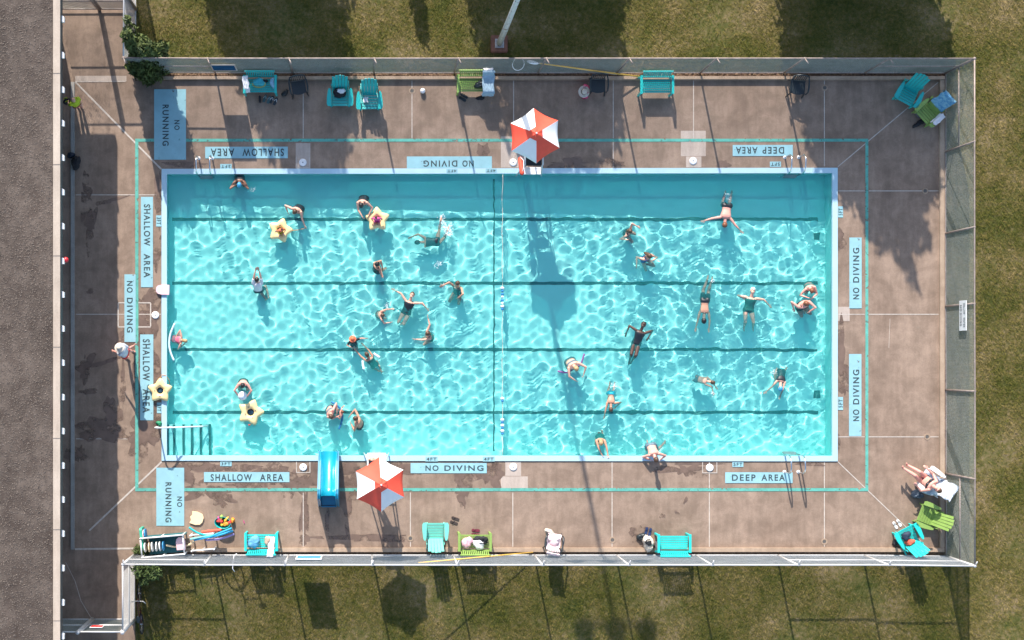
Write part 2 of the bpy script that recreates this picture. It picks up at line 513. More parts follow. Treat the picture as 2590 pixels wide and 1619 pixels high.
for px, py, rr, n in ((1128, 572, .30, 60), (1136, 590, .22, 40), (1118, 552, .2, 30), (640, 480, .10, 6), (1110, 668, .22, 16), (978, 774, .12, 10), (1801, 995, .12, 8), (1552, 975, .18, 18), (1800, 712, .12, 8), (1840, 495, .18, 14), (1958, 940, .15, 12), (1122, 722, .10, 8)):
    q = at(px, py, WATER); a = rng.uniform(0, 2 * PI, n); d = rr * np.sqrt(rng.uniform(0, 1, n)) * rng.uniform(.3, 1, n)
    P.append(np.stack([q.x + np.cos(a) * d, q.y + np.sin(a) * d * .8, np.full(n, WATER + .022)], 1))
P = np.concatenate(P); P = np.concatenate([P + rng.normal(0, .03, P.shape) * (1, 1, .1) for _ in range(3)])
v, f = scatter_quads(P, .016, .15)
tag(mesh_np('splash_foam_glints', v, f, mat('foam_glint_white', (.85, .88, .88), .6, .03, 5)), kind='stuff')

# ------------------------------------------------------------------ joints, patches, wet marks, lines
jb = MB()
def jline(x0, y0, x1, y1, w=.028, z=.006):
    a, b = at(x0, y0), at(x1, y1); d = (b - a).normalized(); n = Vector((-d.y, d.x, 0)) * w / 2
    jb.sheet([tuple((a - n)[:2]), tuple((b - n)[:2]), tuple((b + n)[:2]), tuple((a + n)[:2])], z)
for x in (767, 1042, 1299, 1551, 1754, 2085): jline(x, 204, x, 350)
for x in (1299, 1551): jline(x, 360, x, 424, z=.0064)
jline(2085, 355, 2085, 421)
for x in (767, 1038, 1297, 1548, 1794, 2085): jline(x, 1246, x, 1383, z=.0062)
for x in (1548, 1794, 2085): jline(x, 1168, x, 1236)
for y in (493, 795, 1110): jline(192, y, 341, y); jline(351, y, 407, y)
for y in (483, 795, 1105): jline(2120, y, 2187, y); jline(2197, y, 2374, y)
jline(190, 207, 408, 428, .055, .0068); jline(409, 1168, 226, 1342, .055, .0072); jline(2119, 422, 2373, 208, .03, .0076); jline(2119, 1168, 2332, 1372, .03, .008)
jline(190, 1389, 344, 1387, .06, .0084); jline(190, 207, 318, 206, .03, .0088)
for (x0, y0, x1, y1) in ((299, 766, 381, 766), (299, 827, 381, 827), (299, 767, 299, 826), (381, 767, 381, 826)): jline(x0, y0, x1, y1, .04, .0092)
jline(2251, 806, 2248, 880, .012); jline(166, 1422, 190, 1470, .015); jline(190, 1470, 205, 1520, .02); jline(205, 1520, 230, 1562, .02, .0064)
struct(jb.build('deck_joints', M_joint))

qb = MB()
for r in ((1722, 331, 1785, 395), (1735, 396, 1774, 423), (1267, 345, 1335, 424), (1267, 1205, 1335, 1236), (1278, 1168, 1318, 1204), (2119, 776, 2149, 812), (748, 362, 785, 428), (190, 192, 320, 206)):
    qb.sheet(rect(*r), .004)
struct(qb.build('concrete_patch', M_patch))

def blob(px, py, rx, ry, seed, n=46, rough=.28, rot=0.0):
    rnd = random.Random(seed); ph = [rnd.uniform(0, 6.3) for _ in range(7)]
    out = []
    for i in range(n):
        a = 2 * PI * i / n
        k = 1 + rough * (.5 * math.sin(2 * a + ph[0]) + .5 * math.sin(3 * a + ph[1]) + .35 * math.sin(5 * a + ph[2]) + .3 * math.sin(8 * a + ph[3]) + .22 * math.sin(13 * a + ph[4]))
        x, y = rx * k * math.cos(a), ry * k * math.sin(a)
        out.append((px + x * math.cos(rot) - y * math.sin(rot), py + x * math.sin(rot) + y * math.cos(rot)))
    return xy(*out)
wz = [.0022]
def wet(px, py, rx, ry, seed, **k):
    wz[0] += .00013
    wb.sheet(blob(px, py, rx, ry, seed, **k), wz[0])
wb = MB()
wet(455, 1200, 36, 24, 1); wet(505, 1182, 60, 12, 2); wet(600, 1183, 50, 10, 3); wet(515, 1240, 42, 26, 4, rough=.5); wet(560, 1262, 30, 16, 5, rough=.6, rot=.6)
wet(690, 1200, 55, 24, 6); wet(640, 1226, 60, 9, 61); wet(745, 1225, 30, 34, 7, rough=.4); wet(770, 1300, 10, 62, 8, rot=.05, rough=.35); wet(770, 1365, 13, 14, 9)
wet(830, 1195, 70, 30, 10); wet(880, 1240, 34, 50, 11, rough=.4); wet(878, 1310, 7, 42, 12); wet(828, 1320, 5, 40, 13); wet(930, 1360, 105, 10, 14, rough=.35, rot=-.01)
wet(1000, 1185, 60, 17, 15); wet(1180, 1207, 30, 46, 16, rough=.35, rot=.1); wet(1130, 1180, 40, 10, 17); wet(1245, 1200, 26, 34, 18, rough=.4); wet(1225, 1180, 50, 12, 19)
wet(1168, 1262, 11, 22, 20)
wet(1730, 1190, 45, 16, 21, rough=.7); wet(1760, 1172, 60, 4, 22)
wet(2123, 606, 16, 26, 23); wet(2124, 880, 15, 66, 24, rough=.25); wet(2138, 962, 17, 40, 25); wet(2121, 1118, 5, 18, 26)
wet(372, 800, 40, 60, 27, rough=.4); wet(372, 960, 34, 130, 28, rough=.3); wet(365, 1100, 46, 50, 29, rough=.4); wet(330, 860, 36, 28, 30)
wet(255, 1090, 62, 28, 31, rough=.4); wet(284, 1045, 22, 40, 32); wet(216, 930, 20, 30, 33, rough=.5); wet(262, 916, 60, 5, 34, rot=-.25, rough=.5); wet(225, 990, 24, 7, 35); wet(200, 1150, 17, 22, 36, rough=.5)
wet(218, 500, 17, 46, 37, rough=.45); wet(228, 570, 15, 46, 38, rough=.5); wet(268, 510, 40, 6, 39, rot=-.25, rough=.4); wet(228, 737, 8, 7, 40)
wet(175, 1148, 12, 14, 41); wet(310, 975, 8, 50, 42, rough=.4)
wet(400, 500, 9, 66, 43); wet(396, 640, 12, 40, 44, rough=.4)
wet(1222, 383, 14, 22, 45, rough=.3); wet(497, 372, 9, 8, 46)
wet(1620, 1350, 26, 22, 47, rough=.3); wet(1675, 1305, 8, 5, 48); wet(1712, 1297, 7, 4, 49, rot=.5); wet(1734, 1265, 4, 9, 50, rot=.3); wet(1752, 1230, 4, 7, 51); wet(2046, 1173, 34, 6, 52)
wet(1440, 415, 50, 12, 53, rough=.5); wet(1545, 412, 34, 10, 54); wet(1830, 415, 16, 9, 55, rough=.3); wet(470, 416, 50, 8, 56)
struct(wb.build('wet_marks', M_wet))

tl = MB()
def tline(x0, y0, x1, y1): tl.sheet(rect(x0, y0, x1, y1), .0105)
tline(342, 351, 2196, 358.6); tline(342, 1234.5, 2196, 1242.5); tline(342, 358.7, 350.2, 1234.4); tline(2188.6, 358.7, 2196, 1234.4)
struct(tl.build('painted_line', M_teal_line))

# painted notices with lettering
def lettering(name, text, cx, cy, w, h, rot, m, parent, z):
    cu = bpy.data.curves.new(name, 'FONT'); cu.body = text; cu.space_character = 1.3; cu.offset = .022
    cu.align_x = 'CENTER'; cu.space_line = 1.15
    to = bpy.data.objects.new('letter_source', cu); COL.objects.link(to)
    bpy.context.view_layer.update()
    me = bpy.data.meshes.new_from_object(to.evaluated_get(bpy.context.evaluated_depsgraph_get()))
    bpy.data.objects.remove(to)
    n = len(me.vertices); co = np.zeros(n * 3, np.float32); me.vertices.foreach_get('co', co); co = co.reshape(-1, 3)
    lo, hi = co.min(0), co.max(0)
    co[:, 0] = (co[:, 0] - (lo[0] + hi[0]) / 2) * (w / (hi[0] - lo[0])); co[:, 1] = (co[:, 1] - (lo[1] + hi[1]) / 2) * (h / (hi[1] - lo[1]))
    x = co[:, 0] * math.cos(rot) - co[:, 1] * math.sin(rot); y = co[:, 0] * math.sin(rot) + co[:, 1] * math.cos(rot)
    co[:, 0] = x + cx; co[:, 1] = y + cy; co[:, 2] = z
    me.vertices.foreach_set('co', co.ravel()); me.update(); me.name = name
    return link(name, me, m, parent)

def notice(label, text, box, rot, tbox=None, z=.014, name='painted_notice', group=None):
    a, b = at(box[0], box[1]), at(box[2], box[3])
    c = (a + b) / 2
    o = thing(name, label, 'painted notice', (c.x, c.y, 0), 0, group)
    bb = MB(); hx, hy = abs(b.x - a.x) / 2, abs(a.y - b.y) / 2
    bb.sheet([(-hx, -hy), (hx, -hy), (hx, hy), (-hx, hy)], z); bb.build('painted_panel', M_box, o)
    words = text.split()
    if isinstance(tbox, list): boxes = tbox
    elif len(words) == 1: boxes = [tbox or box]
    else:                                   # share the line between two words by their letter counts
        x0, y0, x1, y1 = tbox; gap = .11 if '  ' in text else .10
        n = [len(w) for w in words]; k = (1 - gap) * n[0] / sum(n); k2 = k + gap
        if rot == 0: boxes = [(x0, y0, x0 + (x1 - x0) * k, y1), (x0 + (x1 - x0) * k2, y0, x1, y1)]
        elif rot == PI: boxes = [(x1 - (x1 - x0) * k, y0, x1, y1), (x0, y0, x1 - (x1 - x0) * k2, y1)]
        elif rot < 0: boxes = [(x0, y0, x1, y0 + (y1 - y0) * k), (x0, y0 + (y1 - y0) * k2, x1, y1)]
        else: boxes = [(x0, y1 - (y1 - y0) * k, x1, y1), (x0, y0, x1, y1 - (y1 - y0) * k2)]
    for wd, tb in zip(words, boxes):
        a, b = at(tb[0], tb[1]), at(tb[2], tb[3]); tc = (a + b) / 2
        w, h = abs(b.x - a.x), abs(a.y - b.y)
        if abs(math.sin(rot)) > .5: w, h = h, w
        lettering('lettering', wd, tc.x - c.x, tc.y - c.y, w, h, rot, M_letter, o, z + .004)
    return o
notice('large pale blue no running notice in the shade beside the evergreen', 'NO RUNNING', (390, 226, 470.5, 404), -PI / 2, [(441, 304, 454.5, 329), (411, 265, 427, 369)])
notice('large pale blue no running notice running under the kickboard rack', 'NO RUNNING', (395.5, 1183, 466, 1330), -PI / 2, [(448, 1256, 461, 1282), (418.5, 1220, 434, 1321)])
notice('pale blue shallow area notice beside the corner ladder, upside down', 'SHALLOW  AREA', (519, 371.5, 728, 400.5), PI, (533, 376, 718, 395))
notice('pale blue no diving notice touching the coping near the umbrella, upside down', 'NO DIVING', (1029, 396, 1244, 425.5), PI, (1071, 406, 1198, 422))
notice('short pale blue deep area notice behind the right ladder, upside down', 'DEEP AREA', (1853, 367, 2005, 394.6), PI, (1861, 372, 1983, 389))
notice('pale blue shallow area notice beside the pink kickboard, read sideways', 'SHALLOW  AREA', (356.5, 498, 387, 726.5), -PI / 2, (364, 517, 380, 702))
notice('pale blue shallow area notice next to the yellow star float on deck', 'SHALLOW  AREA', (354.5, 846, 388, 1063), -PI / 2, (361, 858, 379, 1044))
notice('pale blue no diving notice overlapping the teal line near the building', 'NO DIVING', (315, 694, 343.5, 865), -PI / 2, (321, 711, 336, 841), z=.0185)
notice('pale blue no diving notice near the pointed tree shadow, read sideways', 'NO DIVING', (2148, 601, 2179, 780), PI / 2, (2157, 627, 2173, 757))
notice('longer pale blue no diving notice on the right deck below the wet stain', 'NO DIVING', (2147, 895.5, 2178.5, 1103), PI / 2, (2157, 935, 2173, 1065))
notice('pale blue shallow area notice left of the slide, right way up', 'SHALLOW  AREA', (516, 1194, 732, 1219.5), 0, (533, 1199, 717, 1216.5))
notice('pale blue no diving notice below the coping right of the slide', 'NO DIVING', (1038.5, 1171, 1231, 1197), 0, (1076, 1177, 1223, 1191))
notice('pale blue deep area notice crossed by ladder rail shadows', 'DEEP  AREA', (1834, 1194.5, 2004.5, 1222), 0, (1851, 1200, 1985, 1216))
DG = 'small depth markers round the pool edge'
def depth(label, text, box, rot, **k):
    x0, y0, x1, y1 = box; mx, my = (x1 - x0) * .1, (y1 - y0) * .18
    notice(label, text, box, rot, (x0 + mx, y0 + my, x1 - mx, y1 - my), name='depth_marker', group=DG, **k)
depth('three foot depth marker beside the upper left ladder', '3FT', (557, 415, 586, 428), PI)
depth('three foot depth marker by the top of the left edge notice', '3FT', (395, 545, 408.3, 573), -PI / 2)
depth('three foot depth marker partly under the yellow star float', '3FT', (397, 1018, 408.3, 1045), -PI / 2)
depth('three foot depth marker above the shallow notice left of the slide', '3FT', (557, 1167.5, 586, 1179), 0)
depth('five foot depth marker beside the upper right ladder', '5FT', (1947, 409, 1975, 422), PI)
depth('five foot depth marker on the right deck near the tree shadow', '5FT', (2119.5, 522, 2132, 550), PI / 2)
depth('five foot depth marker on the right deck above the lower ladder corner', '5FT', (2119.5, 1004, 2132, 1037), PI / 2)
depth('five foot depth marker above the deep notice near the lower ladder', '5FT', (1852, 1168, 1880, 1181), 0)
depth('four foot depth marker on the coping under the upside down no diving notice', '4FT', (1129, 428, 1157, 438), PI, z=.039)
depth('four foot depth marker on the coping left of the upper umbrella', '4FT', (1228, 427, 1256, 437.5), PI, z=.039)
depth('four foot depth marker on the coping above the lower no diving notice', '4FT', (1076, 1155, 1107, 1167), 0, z=.039)
depth('four foot depth marker on the coping beside the lane rope end', '4FT', (1221, 1155, 1251, 1167), 0, z=.039)

# skimmer lids and deck drains
def skimmer(px, py, label):
    p = at(px, py)
    o = thing('skimmer_lid', label, 'skimmer lid', p, 0, 'round white skimmer lids in the deck')
    MB().lathe([(0.0, .034), (.10, .034), (.122, .030), (.128, .008)], n=28).build('lid', M_white, o, True)
    b = MB(); b.tube([(.02, 0, .036), (-.02, 0, .036)], .012, 8); b.build('lift_hole', M_letter, o)
    return o
for px, py, l in ((766, 411, 'round white skimmer lid at the pool edge under the left bench'), (1298, 411, 'round white skimmer lid beside the upper lifeguard chair'), (1753, 407, 'round white skimmer lid below the pale square patch'),
                  (393, 797, 'round white skimmer lid in the outlined panel on the left edge'), (767, 1182, 'round white skimmer lid left of the blue slide'), (1298, 1181, 'round white skimmer lid beside the lower no diving notice'),
                  (1795, 1183, 'round white skimmer lid between the climbing man and the deep notice')):
    skimmer(px, py, l)
fb = MB()
for (cx, cy, s) in ((767, 1182, 18), (1795, 1183, 19), (766, 411, 18)):
    for (x0, y0, x1, y1) in ((cx - s, cy - 14, cx - s + 2, cy + 14), (cx + s - 2, cy - 14, cx + s, cy + 14), (cx - s + 2.1, cy + 12, cx + s - 2.1, cy + 14)):
        fb.sheet(rect(x0, y0, x1, y1), .0098)
struct(fb.build('skimmer_surround', M_joint))
M_grate = mat('drain_grate', (.11, .10, .09), .6)
def drain(px, py, label):
    o = thing('deck_drain', label, 'drain', at(px, py), 0, 'small round drains in the deck')
    MB().lathe([(0, .010), (.055, .010), (.06, .004)], n=18).build('grate', M_grate, o)
    MB().lathe([(.062, .004), (.066, .014), (.10, .014), (.105, .004)], n=22).build('ring', M_curb, o)
for px, py, l in ((1042, 230, 'round deck drain between the teal chair and green bench'), (2086, 222, 'round deck drain right of the last black chair'), (1549, 1366, 'round deck drain left of the empty teal bench'),
                  (2085, 1370, 'round deck drain in the lower right deck'), (1038, 1362, 'round deck drain beside the pale teal chair'), (2340, 483, 'round deck drain near the right fence'), (2345, 1105, 'round deck drain above the sunbather')):
    drain(px, py, l)
# ------------------------------------------------------------------ building with gravel roof
RZ = 3.6
EX = at(152, 900, RZ).x                     # eave line
WXF = at(127, 900).x                        # wall face under the overhang
NY, SY = at(200, -66).y, -27.0
bld = thing('flat_roofed_building', 'long low building with a gravel roof and pale edge along the pool', 'building', (EX, 0, 0))
m = concrete('roof_gravel', (.084, .064, .051), (.158, .124, .100), (.42, .38, .37))
nt = m.node_tree
b_ = MB(); b_.box(((-40 - EX + -.22) / 2 + 0, (NY + SY) / 2, RZ - .06), (40 + EX - .22, NY - SY - .3, .05)); 
# gravel bed: extent runs from the far side to the roof edge strip
b_.v = [(x, y, z) for x, y, z in b_.v]
b_.build('gravel_bed', m, bld)
rb = MB(); rb.box((-.11, (NY + SY) / 2, RZ - .14), (.22, NY - SY, .28)); rb.box((-20, NY - .08, RZ - .14), (39, .16, .28))
edge = rb.build('roof_edge', M_roofedge, bld)
M_ej = mat('edge_joint', (.2, .17, .15), .8)
for k in range(-6, 8):
    jb2 = MB(); jb2.box((-.11, k * 2.86 + .4, RZ + .002), (.216, .02, .01)); jb2.build('joint', M_ej, edge)
fm = MB(); fm.box((.012, (NY + SY) / 2, RZ - .16), (.02, NY - SY, .24)); fm.build('fascia', mat('dark_fascia', (.05, .065, .07), .5), bld)
wb2 = MB(); wb2.box(((WXF - EX) - 3, (NY + SY) / 2, (RZ - .3) / 2), (6, NY - SY - .3, RZ - .3)); wb2.build('wall', M_wall, bld)
ob = MB(); ob.box(((WXF - EX) / 2 - .02, (NY + SY) / 2, RZ - .3), (EX - WXF - .04, NY - SY - .1, .04)); ob.build('soffit', M_wall, bld)
for y in (49, 140, 227, 312, 399, 486, 572, 660, 745, 831, 917, 1004, 1090, 1177, 1263, 1349, 1436, 1523, 1608):
    q = at(157, y, RZ - .2)
    pb2 = MB(); pb2.prism([(0.024, -.10), (.10, -.10), (.10, .06), (.05, .10), (.024, .10)], -.07, .05)
    o = pb2.build('bracket', M_white, bld); o.location = (0, q.y, RZ - .18)
o = MB().ell((0, 0, 0), (.09, .09, .07)).build('alarm_bell', mat('red_enamel', (.55, .02, .03), .35), bld, True); o.location = (.13, at(163, 658, 3.2).y, RZ - .25)
gs = []
gg = np.random.default_rng(11); n = 42000
gx = gg.uniform(-3.2, -.24, n); gy = gg.uniform(-13, 17, n)
v, f = scatter_quads(np.stack([gx, gy, np.full(n, RZ - .022)], 1), .023, .25)
o = mesh_np('gravel', v, f, mat('loose_stone', (.052, .039, .032), .9, .5, 22, col2=(.25, .20, .16)), bld); o['kind'] = 'stuff'

# ------------------------------------------------------------------ chain-link fences
FH = 2.44
def post_tube(b, p, h, r=.034, arm=None):
    b.tube([(p[0], p[1], -.05), (p[0], p[1], h)], r, 8)
    b.ell((p[0], p[1], h), (r * 1.25, r * 1.25, r * .9), nu=8, nv=5)
    if arm:
        b.tube([(p[0], p[1], h), (p[0] + arm[0], p[1] + arm[1], h + arm[2])], .02, 6)

def chain(b, p, q, z0, z1, pitch=.085, r=.0042):
    p, q = Vector(p[:2]), Vector(q[:2]); L = (q - p).length; d = (q - p) / L; hgt = z1 - z0
    nrm = Vector((-d.y, d.x))
    for sgn in (1, -1):
        u = -hgt if sgn > 0 else 0
        k = 0
        while u < (L if sgn > 0 else L + hgt):
            a0, a1 = u, u + sgn * hgt
            za, zb = z0, z1
            s0, s1 = (a0, a1)
            def clip(s0, za, s1, zb):
                lo, hi = 0, L
                t0, t1 = 0, 1
                ds = s1 - s0
                for bound, sg in ((lo, 1), (hi, -1)):
                    f0, f1 = sg * (s0 - bound), sg * (s1 - bound)
                    if f0 < 0 and f1 < 0: return None
                    if f0 < 0: t0 = max(t0, f0 / (f0 - f1))
                    if f1 < 0: t1 = min(t1, f0 / (f0 - f1))
                if t1 <= t0: return None
                return s0 + ds * t0, za + (zb - za) * t0, s0 + ds * t1, za + (zb - za) * t1
            c = clip(s0, za, s1, zb)
            if c:
                A = p + d * c[0]; B = p + d * c[2]; o = nrm * (.004 * sgn)
                b.tube([(A.x + o.x, A.y + o.y, c[1]), (B.x + o.x, B.y + o.y, c[3])], r, 3, caps=False)
            u += pitch

def fence(name, label, posts, midrails=(), midz=1.2, inward=(0, -1), skip_end=(0, 0), armlen=.22, railmat=None, wire=None):
    """posts: list of ground points in photo pixels."""
    g = [at(*p) for p in posts]
    c = g[len(g) // 2]
    root = thing(name, label, 'fence', (c.x, c.y, 0))
    L = [(p.x - c.x, p.y - c.y) for p in g]
    mm = railmat or M_galv
    for i, p in enumerate(L):
        if (i == 0 and skip_end[0]) or (i == len(L) - 1 and skip_end[1]): continue
        b = MB(); big = i in (0, len(L) - 1)
        a = Vector(inward).normalized() * armlen
        post_tube(b, p, FH, .045 if big else .032, (a.x, a.y, armlen * .6) if armlen else None)
        b.build('post', mm, root, True)
    b = MB(); b.tube([(x, y, FH) for x, y in L], .026, 8); b.build('top_rail', mm, root, True)
    b = MB(); b.tube([(x, y, .10) for x, y in L], .022, 8); b.build('bottom_rail', mm, root, True)
    for i in midrails:
        b = MB(); z = midz + .06 * (i % 2); b.tube([(*L[i], z), (*L[i + 1], z)], .024, 8); b.build('middle_rail', mm, root, True)
    b = MB()
    for i in range(len(L) - 1): chain(b, L[i], L[i + 1], .06, FH)
    b.build('chain_link', wire or M_mesh, root)
    return root
M_rust = mat('weathered_rail', (.30, .24, .21), .6, .3, 4, metal=.2)
M_pale = mat('pale_galvanised_rail', (.56, .55, .54), .45, .08, 3, metal=.1)
fence('chain_link_fence', 'chain link fence along the upper deck edge, net pole leaning on it', [(343, 184)] + [(x, 185.5) for x in (545, 741, 946, 1149, 1360, 1560, 1770, 1981, 2185)] + [(2389, 186)], (0, 9), 1.15, (.4, -1), (0, 1), .20, M_rust)
fence('chain_link_fence', 'chain link fence along the right deck edge with shallow water sign', [(2389, 186), (2389, 385), (2389, 591), (2389, 775), (2390, 986), (2390, 1197), (2390, 1406)], (0, 5), 1.2, (1, .6), (0, 1), 0, M_rust)
fence('chain_link_fence', 'sunlit chain link fence along the lower deck edge, yellow pole against it', [(341, 1402)] + [(x, 1403.5) for x in (536, 730, 941, 1146, 1351, 1558, 1758, 1965, 2183)] + [(2390, 1406)], (0, 8, 9), 1.3, (.25, 1), (0, 0), .16, M_pale, M_mesh_sunlit)
fence('chain_link_fence', 'short chain link fence on grass edge beside the parked bicycle', [(341, 1403), (341, 1564)], (0,), 1.2, (-1, .6), (1, 1), 0, M_pale, M_mesh_sunlit)
fence('chain_link_fence', 'short chain link fence running up behind the evergreen', [(343, 184), (344, 24), (344, -140)], (), 1.2, (-1, .5), (1, 0), 0, M_pale, M_mesh_sunlit)

def gate(name, label, x0, x1, y, posts, gx0, gx1, m, leaf_post=True):
    a = at(x0, y)
    root = thing(name, label, 'gate', (a.x, a.y, 0))
    rel = lambda x: at(x, y).x - a.x
    for x in posts:
        b = MB(); post_tube(b, (rel(x), 0), FH + .05, .06); b.build('post', m, root, True)
    for z in (.1, 1.2, FH - .06):
        b = MB(); b.tube([(rel(gx0), 0, z), (rel(gx1), 0, z)], .028, 8); b.build('rail', m, root, True)
    b = MB(); b.tube([(rel(gx0) + .09, .0, .1), (rel(gx0) + .09, 0, FH - .06)], .026, 8); b.tube([(rel(gx1) - .09, .0, .1), (rel(gx1) - .09, 0, FH - .06)], .026, 8); b.build('gate_stile', m, root, True)
    b = MB(); chain(b, (rel(x0), 0), (rel(gx1), 0), .1, FH - .06); b.build('chain_link', M_mesh, root)
    b = MB(); b.tube([(rel(x0), 0, .1), (rel(gx0), 0, .1)], .022, 8); b.tube([(rel(x0), 0, FH - .06), (rel(gx0), 0, FH - .06)], .022, 8); b.tube([(rel(x0), 0, 1.2), (rel(gx0), 0, 1.2)], .022, 8); b.build('side_rail', m, root, True)
    return root
gate('chain_link_gate', 'lower walkway gate carrying the small red sign', 150, 341, 1565, (233, 341), 233, 341, M_pale)
gate('chain_link_gate', 'upper walkway gate between building and evergreen', 150, 344, 25, (251, 344), 251, 344, M_rust)

# signs hung on the fences
def plate(name, label, c, w, h, rx, rz, m_face, words=(), m_txt=None, border=None):
    o = thing(name, label, 'sign', c); o.rotation_euler = (rx, 0, rz)
    b = MB(); b.box((0, 0, 0), (w, h, .02)); b.build('panel', border or m_face, o, bevel=.004)
    if border:
        b = MB(); b.box((0, 0, .012), (w * .90, h * .78, .006)); b.build('face', m_face, o)
    for t, x, y, ww, hh in words:
        lettering('lettering', t, x, y, ww, hh, 0, m_txt, o, .018)
    return o
M_signblue = mat('blue_sign_paint', (.008, .07, .16), .85, .3, 6, spec=.1)
M_signpale = mat('light_blue_sign_paint', (.09, .27, .48), .85, .25, 6, spec=.1)
M_signred = mat('red_sign_paint', (.60, .03, .025), .85, .1, 6, spec=.1)
# upright on the inner faces
p = at(576, 187); plate('fence_sign', 'dark blue sign on the upper fence near the evergreen', (p.x, p.y - .05, 1.30), .82, .95, PI / 2, 0, M_signblue, border=M_galv)
p = at(785, 1403); plate('fence_sign', 'light blue sign with white border on the lower fence', (p.x, p.y + .05, 1.05), .86, .95, PI / 2, PI, M_signpale, border=M_white)
p = at(2390, 776 + 26); plate('fence_sign', 'white shallow water no diving banner on the right fence', (p.x - .05, p.y, 1.62), .98, .56, PI / 2, -PI / 2, M_white,
      (('SHALLOW', -.22, .13, .36, .15), ('WATER', .22, .13, .32, .15), ('NO', -.24, -.13, .2, .15), ('DIVING', .12, -.13, .42, .15)), M_letter)
p = at(258, 1565); plate('gate_sign', 'small red sign with white border on the lower gate', (p.x + .15, p.y + .05, 1.72), .42, .40, PI / 2, PI, M_signred, border=M_white)

# ------------------------------------------------------------------ floodlight pole
M_pole = mat('rust_stained_white_paint', (.17, .08, .05), .6, .2, 5, col2=(.56, .58, .57), detail=6)
for e, q in zip(M_pole.node_tree.nodes['Color Ramp'].color_ramp.elements, (.36, .44)): e.position = q
g0 = at(1262, 113)
pole = thing('floodlight_pole', 'tall rust streaked white pole on a brown block beyond the fence', 'light pole', g0)
b = MB(); b.box((.0, .0, .02), (.56, .56, .34)); b.build('footing', mat('brown_block', (.20, .085, .055), .85, .3, 4), pole, bevel=.02)
b = MB(); b.box((0, 0, .205), (.30, .30, .03))
for sx_ in (-1, 1):
    for sy_ in (-1, 1): b.tube([(sx_ * .11, sy_ * .11, .21), (sx_ * .11, sy_ * .11, .28)], .018, 6)
b.build('base_plate', M_galv, pole)
b = MB(); b.tube([(0, 0, .2), (0, 0, 5), (0, 0, 12.0)], [.105, .085, .06], 14); b.build('shaft', M_pole, pole, True)
b = MB(); b.tube([(-1.15, 0, 11.9), (1.15, 0, 11.9)], .05, 8); b.build('crossarm', M_pole, pole, True)
for x in (-1.05, 0, 1.05):
    b = MB(); b.lathe([(0, .5), (.16, .46), (.2, .3), (.36, .0), (.36, -.04), (0, -.02)], (x, -.12, 11.95), 16); b.build('floodlight', M_galv, pole, True)

# ------------------------------------------------------------------ trees and shrubs
def foliage(name, blobs, n, leaf, m, parent, seed=0, flat=.6):
    r = np.random.default_rng(seed); tot = sum(b[1][0] * b[1][1] * b[1][2] for b in blobs); out = []
    for c, s in blobs:
        k = int(n * s[0] * s[1] * s[2] / tot) + 8
        d = r.normal(size=(k, 3)); d /= np.linalg.norm(d, axis=1)[:, None]
        rad = r.uniform(.45, 1.08, k) ** .6
        d2 = d * rad[:, None] * (1 + .18 * np.sin(d[:, :1] * 5 + d[:, 1:2] * 4 + c[0]))
        out.append(np.array(c) + d2 * np.array(s))
    P = np.concatenate(out)
    k = len(P)
    ax = r.normal(size=(k, 3)); ax /= np.linalg.norm(ax, axis=1)[:, None]
    bx = np.cross(ax, r.normal(size=(k, 3))); bx /= np.linalg.norm(bx, axis=1)[:, None] + 1e-6
    s = leaf * r.uniform(.6, 1.5, k)
    ax *= s[:, None]; bx *= (s * flat)[:, None]
    v = np.stack([P - ax, P - bx * .8, P + ax, P + bx * .8], 1).reshape(-1, 3)
    return mesh_np(name, v, np.arange(4 * k).reshape(-1, 4), m, parent)

M_needle = mat('evergreen_needles', (.020, .036, .010), .8, .5, 2.2, col2=(.115, .15, .03))
M_leaf = mat('broad_leaves', (.03, .055, .012), .75, .5, 2.5, col2=(.12, .17, .04))
def tree(name, label, px, py, h, rad, shape, seed, m=M_leaf, cat='tree', group=None, n=9000, leaf=.13, bare=.18):
    p = at(px, py, -.05)
    o = thing(name, label, cat, p, 0, group)
    rnd = random.Random(seed)
    b = MB(); b.tube([(0, 0, -.05), (.05, .03, h * .4), (0, .02, h * .92)], [rad * .085 + .03, rad * .06 + .02, .02], 9)
    for k in range(9):
        z = h * (bare + .08 + .08 * k); a = k * 2.4; rr = rad * .55 * shape(min(.95, bare + .15 + .08 * k))
        b.tube([(0, 0, z), (rr * .5 * math.cos(a), rr * .5 * math.sin(a), z + .15 * h * .5), (rr * math.cos(a), rr * math.sin(a), z + .12 * h)], [.05 * rad, .035 * rad, .012], 6)
    b.build('trunk', M_bark, o, True)
    bl = []
    N = 26
    for k in range(N):
        t = (k + .5) / N; z = h * (bare + (1 - bare) * t)
        R_ = rad * shape(t)
        for q in range(3 if R_ > rad * .35 else 1):
            a = rnd.uniform(0, 6.28); rr = R_ * rnd.uniform(.35, .72) if R_ > rad * .35 else 0
            s = max(.16, R_ * rnd.uniform(.30, .52))
            bl.append(((rr * math.cos(a), rr * math.sin(a), z - .1), (s, s, s * 1.1)))
    foliage('crown', bl, n, leaf, m, o, seed)
    return o
TG = 'trees standing beyond the upper fence'
cone = lambda t: min(1, 1.5 * (1 - t) ** .8) * min(1, .65 + 2.2 * t)
rnd_ = lambda t: math.sin(PI * min(1, .12 + .88 * t)) ** .55
tree('shade_tree', 'broad tree beyond the fence shading the left bench and chairs', 640, -345, 6.6, 2.2, rnd_, 1, n=26000, group=TG)
tree('shade_tree', 'broad tree beyond the fence behind the floodlight pole', 1318, -330, 6.2, 2.55, rnd_, 2, n=34000, group=TG)
tree('shade_tree', 'tall pointed conifer beyond the fence casting a spear shadow on the right deck', 2112, -262, 8.2, 2.55, cone, 3, M_needle, n=44000, leaf=.15, group=TG)
